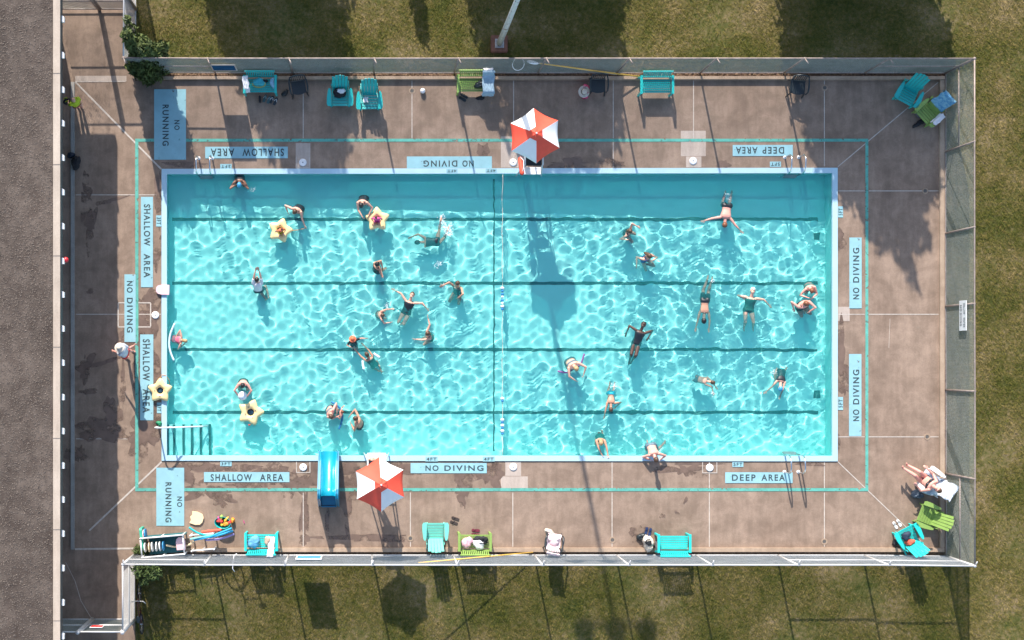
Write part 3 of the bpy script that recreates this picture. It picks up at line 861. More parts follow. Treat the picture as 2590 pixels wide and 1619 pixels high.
tree('columnar_shrub', 'slim columnar shrub beyond the fence, narrow shadow on the grass', 1020, -165, 2.3, .26, rnd_, 4, M_needle, n=1800, leaf=.06, cat='shrub', bare=.05)

def shrub(label, px, py, parts, n, leaf, m, seed, name='evergreen_shrub'):
    p = at(px, py, -.05); o = thing(name, label, 'shrub', p)
    b = MB()
    for (x, y, z, s) in parts: b.tube([(0, 0, -.05), (x * .5, y * .5, z * .55), (x, y, z)], [.05, .035, .01], 6)
    b.build('stem', M_bark, o, True)
    rnd = random.Random(seed); bl = []
    for (x, y, z, s) in parts:
        for k in range(7):
            t = k / 6; bl.append(((x * (.35 + .65 * t) + rnd.uniform(-.1, .1), y * (.35 + .65 * t) + rnd.uniform(-.1, .1), z * (.2 + .8 * t)), (s * (1.05 - .55 * t), s * (1.05 - .55 * t), s * .7)))
    foliage('crown', bl, n, leaf, m, o, seed, .45)
    return o
shrub('dark ragged evergreen shrub growing through the upper left fence corner', 378, 168, [(-.20, .35, 2.9, .42), (-.30, .95, 2.6, .26), (.25, .05, 2.6, .52), (.60, .05, 2.3, .44), (-.25, -.25, 1.8, .42), (.1, -.45, 1.4, .40), (.72, .25, 1.7, .36), (-.05, .55, 2.0, .42)], 20000, .085, M_needle, 8)
shrub('low green creeper in the lower left deck corner', 366, 1397, [(-.2, .1, .35, .18), (.15, .08, .3, .18), (.42, .02, .25, .13), (-.05, .2, .3, .15)], 1500, .04, M_leaf, 9, 'creeper')
shrub('leafy shrub outside the lower left fence corner, mostly in shade', 378, 1436, [(-.25, .1, 1.5, .26), (.1, .05, 1.3, .30), (.35, -.05, 1.1, .28), (-.1, -.25, 1.0, .26)], 2600, .06, M_leaf, 10, 'leafy_shrub')
# ------------------------------------------------------------------ furniture
M_teal = mat('teal_plastic', (.012, .42, .40), .45, .10, 3)
M_teal2 = mat('bright_teal_plastic', (.02, .56, .52), .45, .10, 3)
M_mint = mat('sun_faded_mint_plastic', (.17, .58, .48), .5, .08, 3)
M_green = mat('green_plastic', (.24, .37, .09), .45, .12, 3)
M_black = mat('black_plastic', (.018, .026, .030), .4, .2, 4)
M_blackcloth = mat('black_cloth', (.015, .016, .02), .85, .3, 8)
M_whitecloth = mat('white_cloth', (.75, .75, .77), .85, .08, 6)
M_bluecloth = mat('blue_towel', (.16, .38, .58), .9, .2, 7)
M_turq = mat('turquoise_cloth', (.05, .42, .50), .85, .25, 6)
M_pinkcloth = mat('pale_pink_towel', (.74, .58, .60), .9, .08, 6)
M_redcloth = mat('coral_cloth', (.72, .12, .07), .85, .2, 6)
M_beige = mat('beige_canvas', (.60, .53, .44), .85, .15, 6)
M_yellow = mat('yellow_vinyl', (.88, .66, .32), .35, .05, 2)
M_yellowpole = mat('yellow_paint', (.78, .47, .10), .4, .15, 3)
M_greyblue = mat('grey_blue_cloth', (.30, .42, .50), .9, .2, 7)

def make_adirondack(label, m):
    o = thing('adirondack_chair', label, 'chair')
    b = MB()
    for i in range(6):
        t = i / 5; b.box((0, -.40 + .47 * t, .37 - .11 * t), (.52, .085, .022), (R(-13),))
    b.build('seat', m, o, bevel=.006)
    b = MB(); rx = R(-24)
    for i in range(5):
        k = i - 2; h = .94 - .022 * k * k; a = k * .014
        q = Matrix.Rotation(rx, 3, 'X') @ Matrix.Rotation(a, 3, 'Y')
        c = Vector((k * .096, .08, .22)) + q @ Vector((0, 0, h / 2))
        b.box(c, (.093, .022, h), q)
    for z in (.25, .62): b.box((0, .125 + (z - .22) * .445 + .022, z), (.46, .025, .06), (rx,))
    b.build('backrest', m, o, bevel=.006)
    for s in (-1, 1):
        b = MB(); b.prism([(s * x, y) for x, y in ((.285, -.47), (.41, -.47), (.445, -.40), (.445, -.2), (.41, .06), (.38, .13), (.33, .13), (.30, .0))], .525, .55); b.build('armrest', m, o, bevel=.006)
        b = MB(); b.box((s * .315, -.37, .26), (.035, .10, .53)); b.box((s * .345, -.36, .44), (.03, .07, .16)); b.build('front_leg', m, o, bevel=.005)
        b = MB(); b.bar((s * .275, -.44, .32), (s * .275, .46, .05), .03, .12); b.box((s * .29, .24, .28), (.03, .06, .5)); b.build('rear_leg', m, o, bevel=.005)
    return o

def make_bench(label, m, w=1.08):
    o = thing('slatted_bench', label, 'bench')
    b = MB()
    for i in range(6):
        b.box((0, -.24 + .078 * i, .42 - .012 * i), (w - .10, .058, .03))
    for x in np.linspace(-w / 2 + .12, w / 2 - .12, 14): b.box((x, -.05, .385), (.022, .44, .018))
    b.build('seat', m, o)
    b = MB(); rx = R(-17); q = Matrix.Rotation(rx, 3, 'X')
    base = Vector((0, .24, .40))
    for z in (.05, .42): b.box(base + q @ Vector((0, 0, z)), (w - .08, .035, .06), q)
    for x in np.linspace(-w / 2 + .10, w / 2 - .10, 15): b.box(base + q @ Vector((x, 0, .23)), (.036, .02, .33), q)
    b.build('backrest', m, o)
    for s in (-1, 1):
        b = MB(); b.box((s * (w / 2 - .02), -.04, .64), (.085, .62, .03)); b.build('armrest', m, o, bevel=.008)
        b = MB(); b.box((s * (w / 2 - .02), -.30, .32), (.06, .06, .64)); b.build('leg', m, o)
        b = MB(); b.bar((s * (w / 2 - .02), .30, 0), (s * (w / 2 - .02), .22, .62), .06, .06); b.build('leg', m, o)
    return o

def make_monobloc(label):
    m = M_black
    o = thing('plastic_chair', label, 'chair')
    b = MB(); out = []
    for i in range(9):
        a = PI + PI * i / 8; out.append((.235 * math.cos(a), -.16 + .10 * math.sin(a)))
    b.prism([(-.235, .20), (.235, .20)] + out[::-1], .41, .43); b.build('seat', m, o, bevel=.008)
    b = MB(); rx = R(-14); q = Matrix.Rotation(rx, 3, 'X'); base = Vector((0, .20, .42))
    for i in range(7):
        x = -.19 + .0633 * i; h = .44 - 1.6 * x * x
        b.box(base + q @ Vector((x, 0, h / 2)), (.028, .016, h), q)
    arc = [base + q @ Vector((x, 0, .46 - 1.6 * x * x)) for x in np.linspace(-.25, .25, 11)]
    b.tube(arc, .024, 8); b.tube([base + q @ Vector((x, 0, .03)) for x in (-.22, .22)], .02, 6)
    b.build('backrest', m, o)
    for s in (-1, 1):
        b = MB(); b.tube([(s * .24, .30, .80), (s * .29, .15, .68), (s * .30, -.05, .65), (s * .285, -.20, .63), (s * .27, -.24, .42)], [.02, .026, .03, .026, .02], 8); b.build('armrest', m, o, True)
        b = MB(); b.tube([(s * .22, -.20, .42), (s * .27, -.27, 0)], [.03, .022], 6); b.build('leg', m, o)
        b = MB(); b.tube([(s * .22, .19, .42), (s * .26, .33, 0)], [.03, .022], 6); b.build('leg', m, o)
    return o

def put(o, px, py, deg, z=0.0):
    o.location = at(px, py, z); o.rotation_euler = (0, 0, R(deg)); return o

AG = 'adirondack chairs along the deck edges'; BG = 'slatted benches along the deck edges'; KG = 'black plastic chairs along the upper fence'
ad = make_adirondack('teal adirondack chair under the black and white bag', M_teal); ad['group'] = AG
put(ad, 861, 240, 0)
put(dup(ad, (0, 0, 0), 0, 'empty teal adirondack chair just right of the one holding a bag'), 934, 248, 1)
put(dup(ad, (0, 0, 0), 0, 'teal adirondack chair turned diagonally in the upper right corner'), 2292, 236, -28)
ad2 = make_adirondack('bright teal adirondack chair in the lower right corner with coral cloth on it', M_teal2); ad2['group'] = AG
put(ad2, 2292, 1363, 208)
gr = make_adirondack('empty green adirondack chair between the sunbather and the teal corner chair', M_green); gr['group'] = AG
put(gr, 2346, 1306, 249)
put(dup(gr, (0, 0, 0), 0, 'green adirondack chair in the upper right corner with a blue towel over its back'), 2345, 283, -48)
mi = make_adirondack('pale mint adirondack chair beside the lower green bench', M_mint); mi['group'] = AG
put(mi, 1100, 1353, 180)
be = make_bench('teal bench at the upper fence loaded with towels and a white bag', M_teal); be['group'] = BG
put(be, 661, 219, 0)
put(dup(be, (0, 0, 0), 0, 'empty teal bench at the upper fence near the yellow net pole'), 1653, 220, 0)
b2 = make_bench('teal bench at the lower fence with blue cloth and white towel', M_teal2); b2['group'] = BG
put(b2, 664, 1368, 180)
put(dup(b2, (0, 0, 0), 0, 'empty bright teal bench at the lower fence beside a beige bag'), 1696, 1372, 180)
gb_ = make_bench('green bench at the upper fence with a towel and black bag', M_green); gb_['group'] = BG
put(gb_, 1195, 217, 0)
put(dup(gb_, (0, 0, 0), 0, 'green bench at the lower fence holding pink and white clothes'), 1198, 1369, 180)
kc = make_monobloc('black plastic chair between the loaded teal bench and adirondack chair'); kc['group'] = KG
put(kc, 757, 226, 10)
put(dup(kc, (0, 0, 0), 0, 'black plastic chair next to the straw hat and pink bag'), 1508, 222, 0)
put(dup(kc, (0, 0, 0), 0, 'black plastic chair alone near the upper right tree shade'), 2009, 226, -4)

# ------------------------------------------------------------------ soft things
def heap(name, label, cat, p, r, m, seed, rz=0.0, extra=None):
    """A crumpled heap of cloth or a soft bag."""
    o = MB()
    rnd = random.Random(seed); n, k = 26, 9; vs, fs = [], []
    ph = [rnd.uniform(0, 6.3) for _ in range(8)]
    for j in range(k + 1):
        t = j / k
        for i in range(n):
            a = 2 * PI * i / n
            e = 1 + .14 * math.sin(2 * a + ph[0]) + .10 * math.sin(3 * a + ph[1]) + .07 * math.sin(7 * a + ph[2] + 4 * t) + .04 * math.sin(11 * a + ph[3] - 6 * t)
            rr = math.sin(PI / 2 * min(1, 1.06 - .0 - t) ** .7) if t > 0 else 1.0
            rr = math.cos(t * PI / 2) ** .6
            z = (math.sin(t * PI / 2) ** .8) * (1 + .22 * math.sin(3 * a + ph[4]) * (1 - t) + .16 * math.sin(5 * a + ph[5] + 5 * t) * (1 - t))
            vs.append((r[0] * e * rr * math.cos(a), r[1] * e * rr * math.sin(a), r[2] * z))
    for j in range(k):
        for i in range(n):
            l = (i + 1) % n; fs.append((j * n + i, j * n + l, (j + 1) * n + l, (j + 1) * n + i))
    fs.append(tuple(range(n))[::-1])
    o.add(vs, fs)
    ob = o.build(name, m, smooth=True)
    ob.location = p; ob.rotation_euler = (0, 0, rz)
    return tag(ob, label, cat)

def drape(name, label, cat, p, rz, prof, w, m, seed=0, parent=None, m2=None):
    """A towel lying over something: prof = (y, z) line it follows, w = width."""
    rnd = random.Random(seed); nu, vs, fs = 14, [], []
    pr = []
    for i in range(len(prof) - 1):
        for k in range(6):
            t = k / 6; pr.append((prof[i][0] * (1 - t) + prof[i + 1][0] * t, prof[i][1] * (1 - t) + prof[i + 1][1] * t))
    pr.append(prof[-1]); ph = [rnd.uniform(0, 6.3) for _ in range(5)]
    for lay in (0, 1):
        for j, (y, z) in enumerate(pr):
            for i in range(nu):
                u = i / (nu - 1) - .5
                wob = .010 * math.sin(9 * u + ph[0] + j * .4) + .008 * math.sin(17 * u + ph[1] - j * .7)
                ww = w * (1 + .05 * math.sin(j * .8 + ph[2]))
                vs.append((u * ww + .012 * math.sin(j + ph[3]), y + wob * .5, z + .014 * lay + abs(wob)))
    N = len(pr) * nu
    for j in range(len(pr) - 1):
        for i in range(nu - 1):
            a = j * nu + i; q = (a, a + 1, a + nu + 1, a + nu)
            fs.append(q[::-1]); fs.append(tuple(x + N for x in q))
    for j in range(len(pr) - 1):
        for i in (0, nu - 1):
            a = j * nu + i; fs.append((a, a + nu, a + nu + N, a + N))
    b = MB(); b.add(vs, fs); ob = b.build(name, m, parent, smooth=True)
    ob.location = p; ob.rotation_euler = (0, 0, rz)
    return tag(ob, label, cat) if label else ob

def bag(label, p, r, m, seed, rz=0.0, name='bag', cat='bag', strap=True, mstrap=None):
    o = thing(name, label, cat, p, rz)
    h = heap('body', None, None, (0, 0, 0), r, m, seed); h.parent = o
    if strap:
        for s in (-1, 1):
            b = MB(); b.tube([(-r[0] * .4, s * r[1] * .35, r[2] * .75), (-r[0] * .3, s * r[1] * .5, r[2] * 1.25), (r[0] * .3, s * r[1] * .5, r[2] * 1.25), (r[0] * .4, s * r[1] * .35, r[2] * .75)], .012, 6); b.build('handle', mstrap or m, o, True)
    return o

def flops(label, px, py, deg, m, gap=.13, ms=None, z=0.0, name='flip_flops', cat='sandals'):
    o = thing(name, label, cat, at(px, py, z), R(deg))
    for s in (-1, 1):
        x = s * gap / 2
        b = MB(); b.prism([(x + a * .05, y) for a, y in ((-.8, -.13), (.8, -.13), (1, -.05), (.75, .03), (1.0, .10), (.5, .14), (-.5, .14), (-1.0, .10), (-.75, .03), (-1, -.05))], 0, .022)
        so = b.build('sole', m, o, bevel=.004)
        b = MB(); b.tube([(x - .045, .0, .02), (x - .02, .06, .055), (x, .09, .03), (x + .02, .06, .055), (x + .045, .0, .02)], .008, 5); b.build('strap', ms or m, so)
    return o

# upper row
q = lambda px, py, z: at(px, py, z)
heap('towel', 'crumpled turquoise towel on the loaded teal bench', 'towel', q(655, 208, .43), (.20, .15, .14), M_turq, 3)
heap('clothes', 'black clothes in the middle of the loaded teal bench', 'clothes', q(668, 206, .43), (.11, .08, .10), M_blackcloth, 4)
heap('towel', 'pale blue bundle on the right of the loaded teal bench', 'towel', q(690, 210, .43), (.10, .16, .15), mat('pale_blue_print', (.30, .52, .68), .9, .3, 12), 5)
drape('towel', 'white towel hanging over the left arm of the loaded teal bench', 'towel', q(625, 214, .0), R(8), [(.16, .665), (-.1, .67), (-.28, .64), (-.36, .42)], .20, M_whitecloth, 6)
M_hose = mat('yellow_green_cord', (.35, .36, .06), .6)
o = MB(); o.tube([(.2 * math.cos(t) * 1.05, .12 * math.sin(t), .02 * math.sin(3 * t)) for t in np.linspace(3.0, 6.6, 16)], .014, 6); o = o.build('cord', M_hose, smooth=True); o.location = q(655, 212, .60); tag(o, 'yellow green cord lying over the towels on the teal bench', 'cord')
flops('dark sandals with pale loops in front of the loaded teal bench', 675, 251, -20, mat('grey_green_sandal', (.06, .12, .12), .6), .15, mat('pale_strap', (.4, .55, .55), .6))
flops('black slides with white tops in front of the loaded teal bench', 692, 255, -24, M_black, .14, M_white)
bag('small black bag lying between the loaded bench and black chair', q(721, 236, 0), (.13, .09, .13), M_black, 7, .9)
o = MB(); o.box((0, 0, .14), (.06, .22, .28)); o = o.build('dark_bottle', M_blackcloth, bevel=.02); o.location = q(658, 253, 0); tag(o, 'dark upright pouch in shade before the loaded teal bench', 'pouch')
heap('clothes', 'crumpled white clothes on the bagged adirondack chair', 'clothes', q(863, 231, .42), (.13, .10, .13), M_whitecloth, 8)
bag('black backpack on the teal adirondack chair by the upper fence', q(858, 236, .33), (.20, .17, .15), M_blackcloth, 9, .2, 'backpack')
drape('towel', 'small white cloth on the seat of the empty teal adirondack chair', 'towel', q(925, 254, .0), R(0), [(.05, .34), (-.14, .40)], .16, M_whitecloth, 10)
drape('towel', 'grey blue towel draped over the right end of the upper green bench', 'towel', q(1231, 222, .0), R(0), [(.44, .60), (.40, .90), (.34, .90), (.25, .70), (-.30, .685), (-.36, .38)], .40, M_greyblue, 11)
drape('towel', 'white towel over the back of the upper green bench', 'towel', q(1232, 217, .0), R(4), [(.46, .72), (.39, .91), (.34, .91), (.26, .72)], .32, M_whitecloth, 12)
bag('shiny black bag on the towel of the upper green bench', q(1214, 214, .46), (.17, .14, .17), M_black, 13, .3)
flops('black sandals under the front of the upper green bench', 1172, 247, 60, M_black, .12)
heap('clothes', 'black pouch on the deck under the towel end of the green bench', 'pouch', q(1215, 248, 0), (.14, .08, .07), M_blackcloth, 14)
# straw hat on pink bag
bag('pink bag under the straw hat beside the black chair', q(1478, 232, 0), (.17, .22, .26), mat('hot_pink_canvas', (.60, .04, .17), .7, .2, 5), 15, .3)
h_ = thing('straw_hat', 'pale straw hat with dark band resting on the pink bag', 'hat', q(1477, 232, .30)); h_.rotation_euler = (.2, .1, .5)
MB().lathe([(0, .12), (.07, .12), (.095, .08), (.10, .0), (.145, -.005), (.20, .012), (.20, .004), (.14, -.015), (.095, -.012)], n=26).build('crown', M_beige, h_, True)
MB().lathe([(.099, .05), (.106, .05), (.108, .012), (.10, .012)], n=26).build('band', M_blackcloth, h_, True)
o = MB().ell((0, 0, .09), (.09, .09, .09)).build('ball', M_white, smooth=True); o.location = q(1069, 231, 0); tag(o, 'small white ball alone on the deck near a round drain', 'ball')
# upper right corner
drape('beach_towel', 'blue patterned beach towel over the back of the upper green chair', 'towel', q(2345, 283, 0), R(-48), [(.60, .62), (.50, 1.08), (.43, 1.10), (.30, .74), (.16, .42)], .52, mat('blue_pattern_towel', (.01, .17, .42), .9, .3, 9, col2=(.30, .55, .62)), 16)
drape('towel', 'white towel hanging over the arm of the upper green chair', 'towel', q(2342, 292, 0), R(-48 + 90), [(-.42, .20), (-.40, .565), (-.25, .575), (-.20, .42)], .44, M_whitecloth, 17)
heap('clothes', 'dark trousers hanging beside the upper green chair', 'clothes', q(2326, 311, 0), (.24, .10, .16), M_blackcloth, 18, .5)
bag('grey bag beside the front leg of the upper green chair', q(2322, 288, 0), (.11, .12, .2), mat('grey_bag', (.13, .12, .13), .8), 19)
# lower row
heap('towel', 'crumpled light blue cloth on the lower teal bench', 'towel', q(642, 1371, .43), (.22, .20, .16), mat('light_blue_cloth', (.12, .36, .58), .9, .25, 8), 20)
drape('towel', 'white towel trailing over the back of the lower teal bench', 'towel', q(689, 1368, 0), R(176), [(-.20, .455), (.15, .45), (.28, .60), (.36, .86), (.42, .86), (.47, .62)], .20, M_whitecloth, 21)
heap('clothes', 'skin coloured cloth beside the white towel on the lower teal bench', 'clothes', q(676, 1366, .43), (.10, .14, .08), mat('tan_cloth', (.6, .38, .28), .9), 22)
heap('clothes', 'pink frilled clothes on the lower green bench', 'clothes', q(1181, 1372, .43), (.20, .18, .14), mat('pink_frill', (.72, .42, .48), .9, .25, 11), 23)
heap('clothes', 'white crumpled shirt on the lower green bench', 'clothes', q(1211, 1375, .43), (.22, .18, .16), M_whitecloth, 24)
bag('black bag behind the white shirt on the lower green bench', q(1217, 1366, .42), (.22, .16, .15), M_blackcloth, 25)
flops('dark sandals on the deck above the lower green bench', 1150, 1317, 70, mat('brown_black_sandal', (.05, .035, .03), .7), .15)
flops('small dark red shoes beside the lower green bench', 1203, 1347, 85, mat('maroon_shoe', (.16, .02, .04), .6), .14)
bag('beige tote bag against the empty lower teal bench', q(1638, 1373, 0), (.21, .25, .34), M_beige, 26, .2, mstrap=M_beige)
heap('clothes', 'dark things spilling from the top of the beige tote', 'clothes', q(1640, 1372, .33), (.12, .10, .09), M_blackcloth, 27)
bag('small black bag on the wet patch near the beige tote', q(1620, 1357, 0), (.15, .11, .14), M_black, 28, .4)
flops('navy flip flops on the wet patch beside the beige tote', 1639, 1345, -14, mat('navy_sandal', (.01, .03, .10), .6), .13)
heap('clothes', 'grey cloth tucked between the beige tote and bench', 'clothes', q(1663, 1386, .0), (.11, .22, .40), mat('dark_grey_cloth', (.17, .17, .18), .9), 29)
flops('white trainers with black soles in the lower right corner', 2269, 1326, 30, M_white, .15, M_black, name='trainers', cat='shoes')
heap('clothes', 'coral cloth on the lower right teal chair', 'clothes', q(2300, 1371, .33), (.17, .12, .14), M_redcloth, 30, .4)
bag('dark blue bag on the seat of the lower right teal chair', q(2291, 1355, .40), (.16, .14, .12), mat('dark_navy_bag', (.015, .03, .06), .7), 31, .3, strap=False)
bag('black bag on the deck beside the lower right teal chair', q(2266, 1372, 0), (.13, .12, .14), M_blackcloth, 32)
bag('dark backpack with pale pocket in the shade of the sunbather', q(2318, 1250, 0), (.20, .15, .24), mat('slate_backpack', (.03, .05, .08), .7, .3, 9, col2=(.12, .16, .2)), 33, .3, 'backpack')
# under the eave
bag('dark blue duffel bag lying on the gutter kerb in the building shade', q(180, 393, .05), (.13, .10, .18), mat('dark_blue_bag', (.006, .016, .035), .7), 34, .7)
bag('black bag with blue pocket in the building shade', q(193, 412, 0), (.16, .22, .24), M_blackcloth, 35, -.4)

# dark folding chair with pink towels, lower fence
o = make_monobloc('dark lounge chair covered by pale pink towels at the lower fence'); o['group'] = 'dark chairs at the lower fence'; put(o, 1396, 1366, 168)
drape('beach_towel', 'pale pink towel bunched over the dark lounge chair', 'towel', q(1396, 1366, 0), R(168), [(-.27, .40), (-.20, .46), (.12, .47), (.26, .64), (.34, .90), (.40, .86)], .44, M_pinkcloth, 36)
heap('towel', 'second pink towel crumpled on the lounge chair seat', 'towel', q(1400, 1366, .47), (.22, .17, .12), M_pinkcloth, 37)
heap('towel', 'cream roll at the foot of the dark lounge chair', 'towel', q(1389, 1344, .30), (.20, .07, .16), M_beige, 38, -.3)

# ------------------------------------------------------------------ poles and nets
def pole_net():
    a, b = at(1619, 194, .14), at(1366, 160, 1.62)
    o = thing('pool_net', 'yellow handled pool net and hook leaning along the upper fence', 'pool net', (a.x, a.y, 0)); off = Vector((a.x, a.y, 0))
    A, B = a - off, b - off
    m = MB(); m.tube([A, (A + B) / 2 + Vector((0, 0, -.05)), B], .024, 8); m.build('pole', M_yellowpole, o, True)
    C = at(1337, 156, 1.75) - off; D = at(1358, 160, 1.66) - off
    m = MB(); m.tube([B, D], .016, 6); m.ell((C + D) / 2, (.20, .06, .04), Matrix.Rotation(-.2, 3, 'Z')); m.build('head', M_white, o, True)
    E = at(1311, 164, 1.6) - off
    m = MB(); m.tube([E + Vector((.19 * math.cos(t), 0.02, .21 * math.sin(t) * 1.0)) + Vector((0, .16 * math.sin(t), 0)) for t in np.linspace(0, 2 * PI, 28)[:-1]], .011, 6, True); m.build('hoop', M_white, o, True)
    m = MB(); A2 = at(1560, 189, .14) - off; B2 = at(1380, 163, 1.5) - off; m.tube([A2, B2], .014, 6); m.build('hook_pole', M_galv, o, True)
    return o
pole_net()
a, b = at(1348, 1397, .12), at(1058, 1424, 1.9)
o = MB(); o.tube([a - a, (b - a) * .4, b - a], .022, 8); o = o.build('long_pole', M_yellowpole, smooth=True); o.location = a; tag(o, 'long yellow pole leaning along the lower fence', 'pole')

# ------------------------------------------------------------------ ladders and handrail
def ladder(label, px0, px1, y_in, sgn):
    """sgn = +1: the pool lies towards lower y in the picture (upper edge); rails curve over the coping."""
    e = PY1 if sgn > 0 else PY0
    d = -1 if sgn > 0 else 1
    a, b = at(px0, 430), at(px1, 430); cx = (a.x + b.x) / 2; w = abs(b.x - a.x)
    o = thing('pool_ladder', label, 'ladder', (cx, e, 0), 0, 'steel pool ladders')
    for s in (-1, 1):
        x = s * w / 2
        pts = [(x, -d * .36, 0), (x, -d * .36, .62), (x, -d * .30, .76), (x, -d * .18, .82), (x, d * .05, .80), (x, d * .20, .68), (x, d * .235, .5), (x, d * .235, -.60)]
        m = MB(); m.tube(pts, .024, 10); m.build('rail', M_chrome, o, True)
        m = MB(); m.lathe([(0, .02), (.05, .018), (.06, .002)], (x, -d * .36, 0), 14); m.build('anchor_cap', M_white, o, True)
    for z in (-.20, -.42):
        m = MB(); m.box((0, d * .25, z), (w - .04, .10, .03)); m.build('step', M_galv, o, bevel=.005)
    return o
ladder('steel pool ladder at the upper left, beside the three foot marker', 503, 537, 446, 1)
ladder('steel pool ladder at the upper right under the deep area notice', 1985, 2020, 446, 1)
ladder('steel pool ladder at the lower right with long rail shadows', 1984, 2019, 1150, -1)
p = at(401, 1079)
o = thing('handrail', 'white handrail sloping down over the corner pool steps', 'handrail', p)
m = MB(); m.tube([(0, 0, 0), (0, 0, .80), (.05, 0, .88), (.16, 0, .90), (.9, 0, .45), (1.62, 0, -.25), (1.62, 0, -.56)], .026, 10); m.build('rail', M_white, o, True)
m = MB(); m.tube([(.42, 0, .74), (.42, 0, -.24)], .022, 8); m.build('post', M_white, o, True)
heap('toy', 'small green toy on the deck by the handrail', 'toy', at(403, 1071), (.10, .09, .10), mat('green_toy', (.01, .22, .10), .5, .2, 9), 40)

# ------------------------------------------------------------------ lane rope with floats
xr = at(1270.5, 800, WATER).x
y0, y1 = at(1270, 441).y, at(1270, 1152).y
o = thing('lane_rope', 'white rope with blue and white floats across the pool', 'rope', (xr, y0, WATER))
m = MB(); L = y0 - y1
m.tube([(.012 * math.sin(k * .9), -L * k / 60, .12 * (1 - min(1, k / 5)) + .12 * max(0, (k - 56) / 4) +   .005 * math.sin(k)) for k in range(61)], .010, 6); m.build('cord', M_beige, o, True)
M_floatblue = mat('blue_float', (.01, .20, .50), .35)
for py, big, wh in ((729, 1, 1), (736, 0, 0), (744, 0, 0), (751, 0, 1), (760, 0, 0), (767, 0, 1), (775, 1, 1), (782, 0, 0), (1008, 1, 1), (1014, 0, 0), (1062, 1, 1), (1068, 0, 0), (1076, 1, 1), (1082, 0, 0), (1090, 1, 1), (1097, 0, 0)):
    r_ = .068 if big else .05
    m = MB(); m.ell((0, 0, 0), (r_, r_ * .75, r_)); f_ = m.build('float', M_white if wh else M_floatblue, o, True); f_.location = (0, at(1270, py, WATER).y - y0, .02)

# ------------------------------------------------------------------ lifeguard chairs and umbrellas
M_steel = mat('grey_white_frame', (.62, .62, .62), .4, .08, 3)
M_ured = mat('red_canopy', (.80, .085, .045), .7, .07, 3)
M_uwhite = mat('white_canopy', (.82, .82, .80), .7, .04, 3)
def guard_chair(label, px, py, deg):
    o = thing('lifeguard_chair', label, 'lifeguard chair', at(px, py), R(deg), 'lifeguard chairs')
    for sx_ in (-1, 1):
        for sy_ in (-1, 1):
            m = MB(); m.tube([(sx_ * .42, sy_ * .40 + (.12 if sy_ > 0 else 0), .0), (sx_ * .29, sy_ * .24, 1.42), (sx_ * .29, sy_ * .24 + (.10 if sy_ > 0 else 0), 1.95 if sy_ > 0 else 1.62)], .024, 8); m.build('leg', M_steel, o, True)
        m = MB(); m.tube([(sx_ * .29, -.24, 1.63), (sx_ * .29, .30, 1.66)], .026, 8); m.build('armrest', M_steel, o, True)
    for z in (.35, .68, 1.0):
        m = MB(); k = .42 - .13 * z / 1.42; m.tube([(-k, -.40 + .16 * z / 1.42, z), (k, -.40 + .16 * z / 1.42, z)], .02, 6); m.build('rung', M_steel, o, True)
    m = MB(); m.box((0, -.34, .86), (.62, .24, .03)); m.build('footrest', M_white, o, bevel=.005)
    m = MB(); m.box((0, 0, 1.44), (.54, .50, .05)); m.build('seat', M_black, o, bevel=.015)
    m = MB(); m.box((0, .30, 1.72), (.54, .04, .40), (R(-10),)); m.build('backrest', M_black, o, bevel=.012)
    return o
guard_chair('tall steel lifeguard chair at the upper pool edge under the umbrella', 1337, 415, 0)
guard_chair('tall steel lifeguard chair at the lower pool edge under the umbrella', 952, 1176, 180)
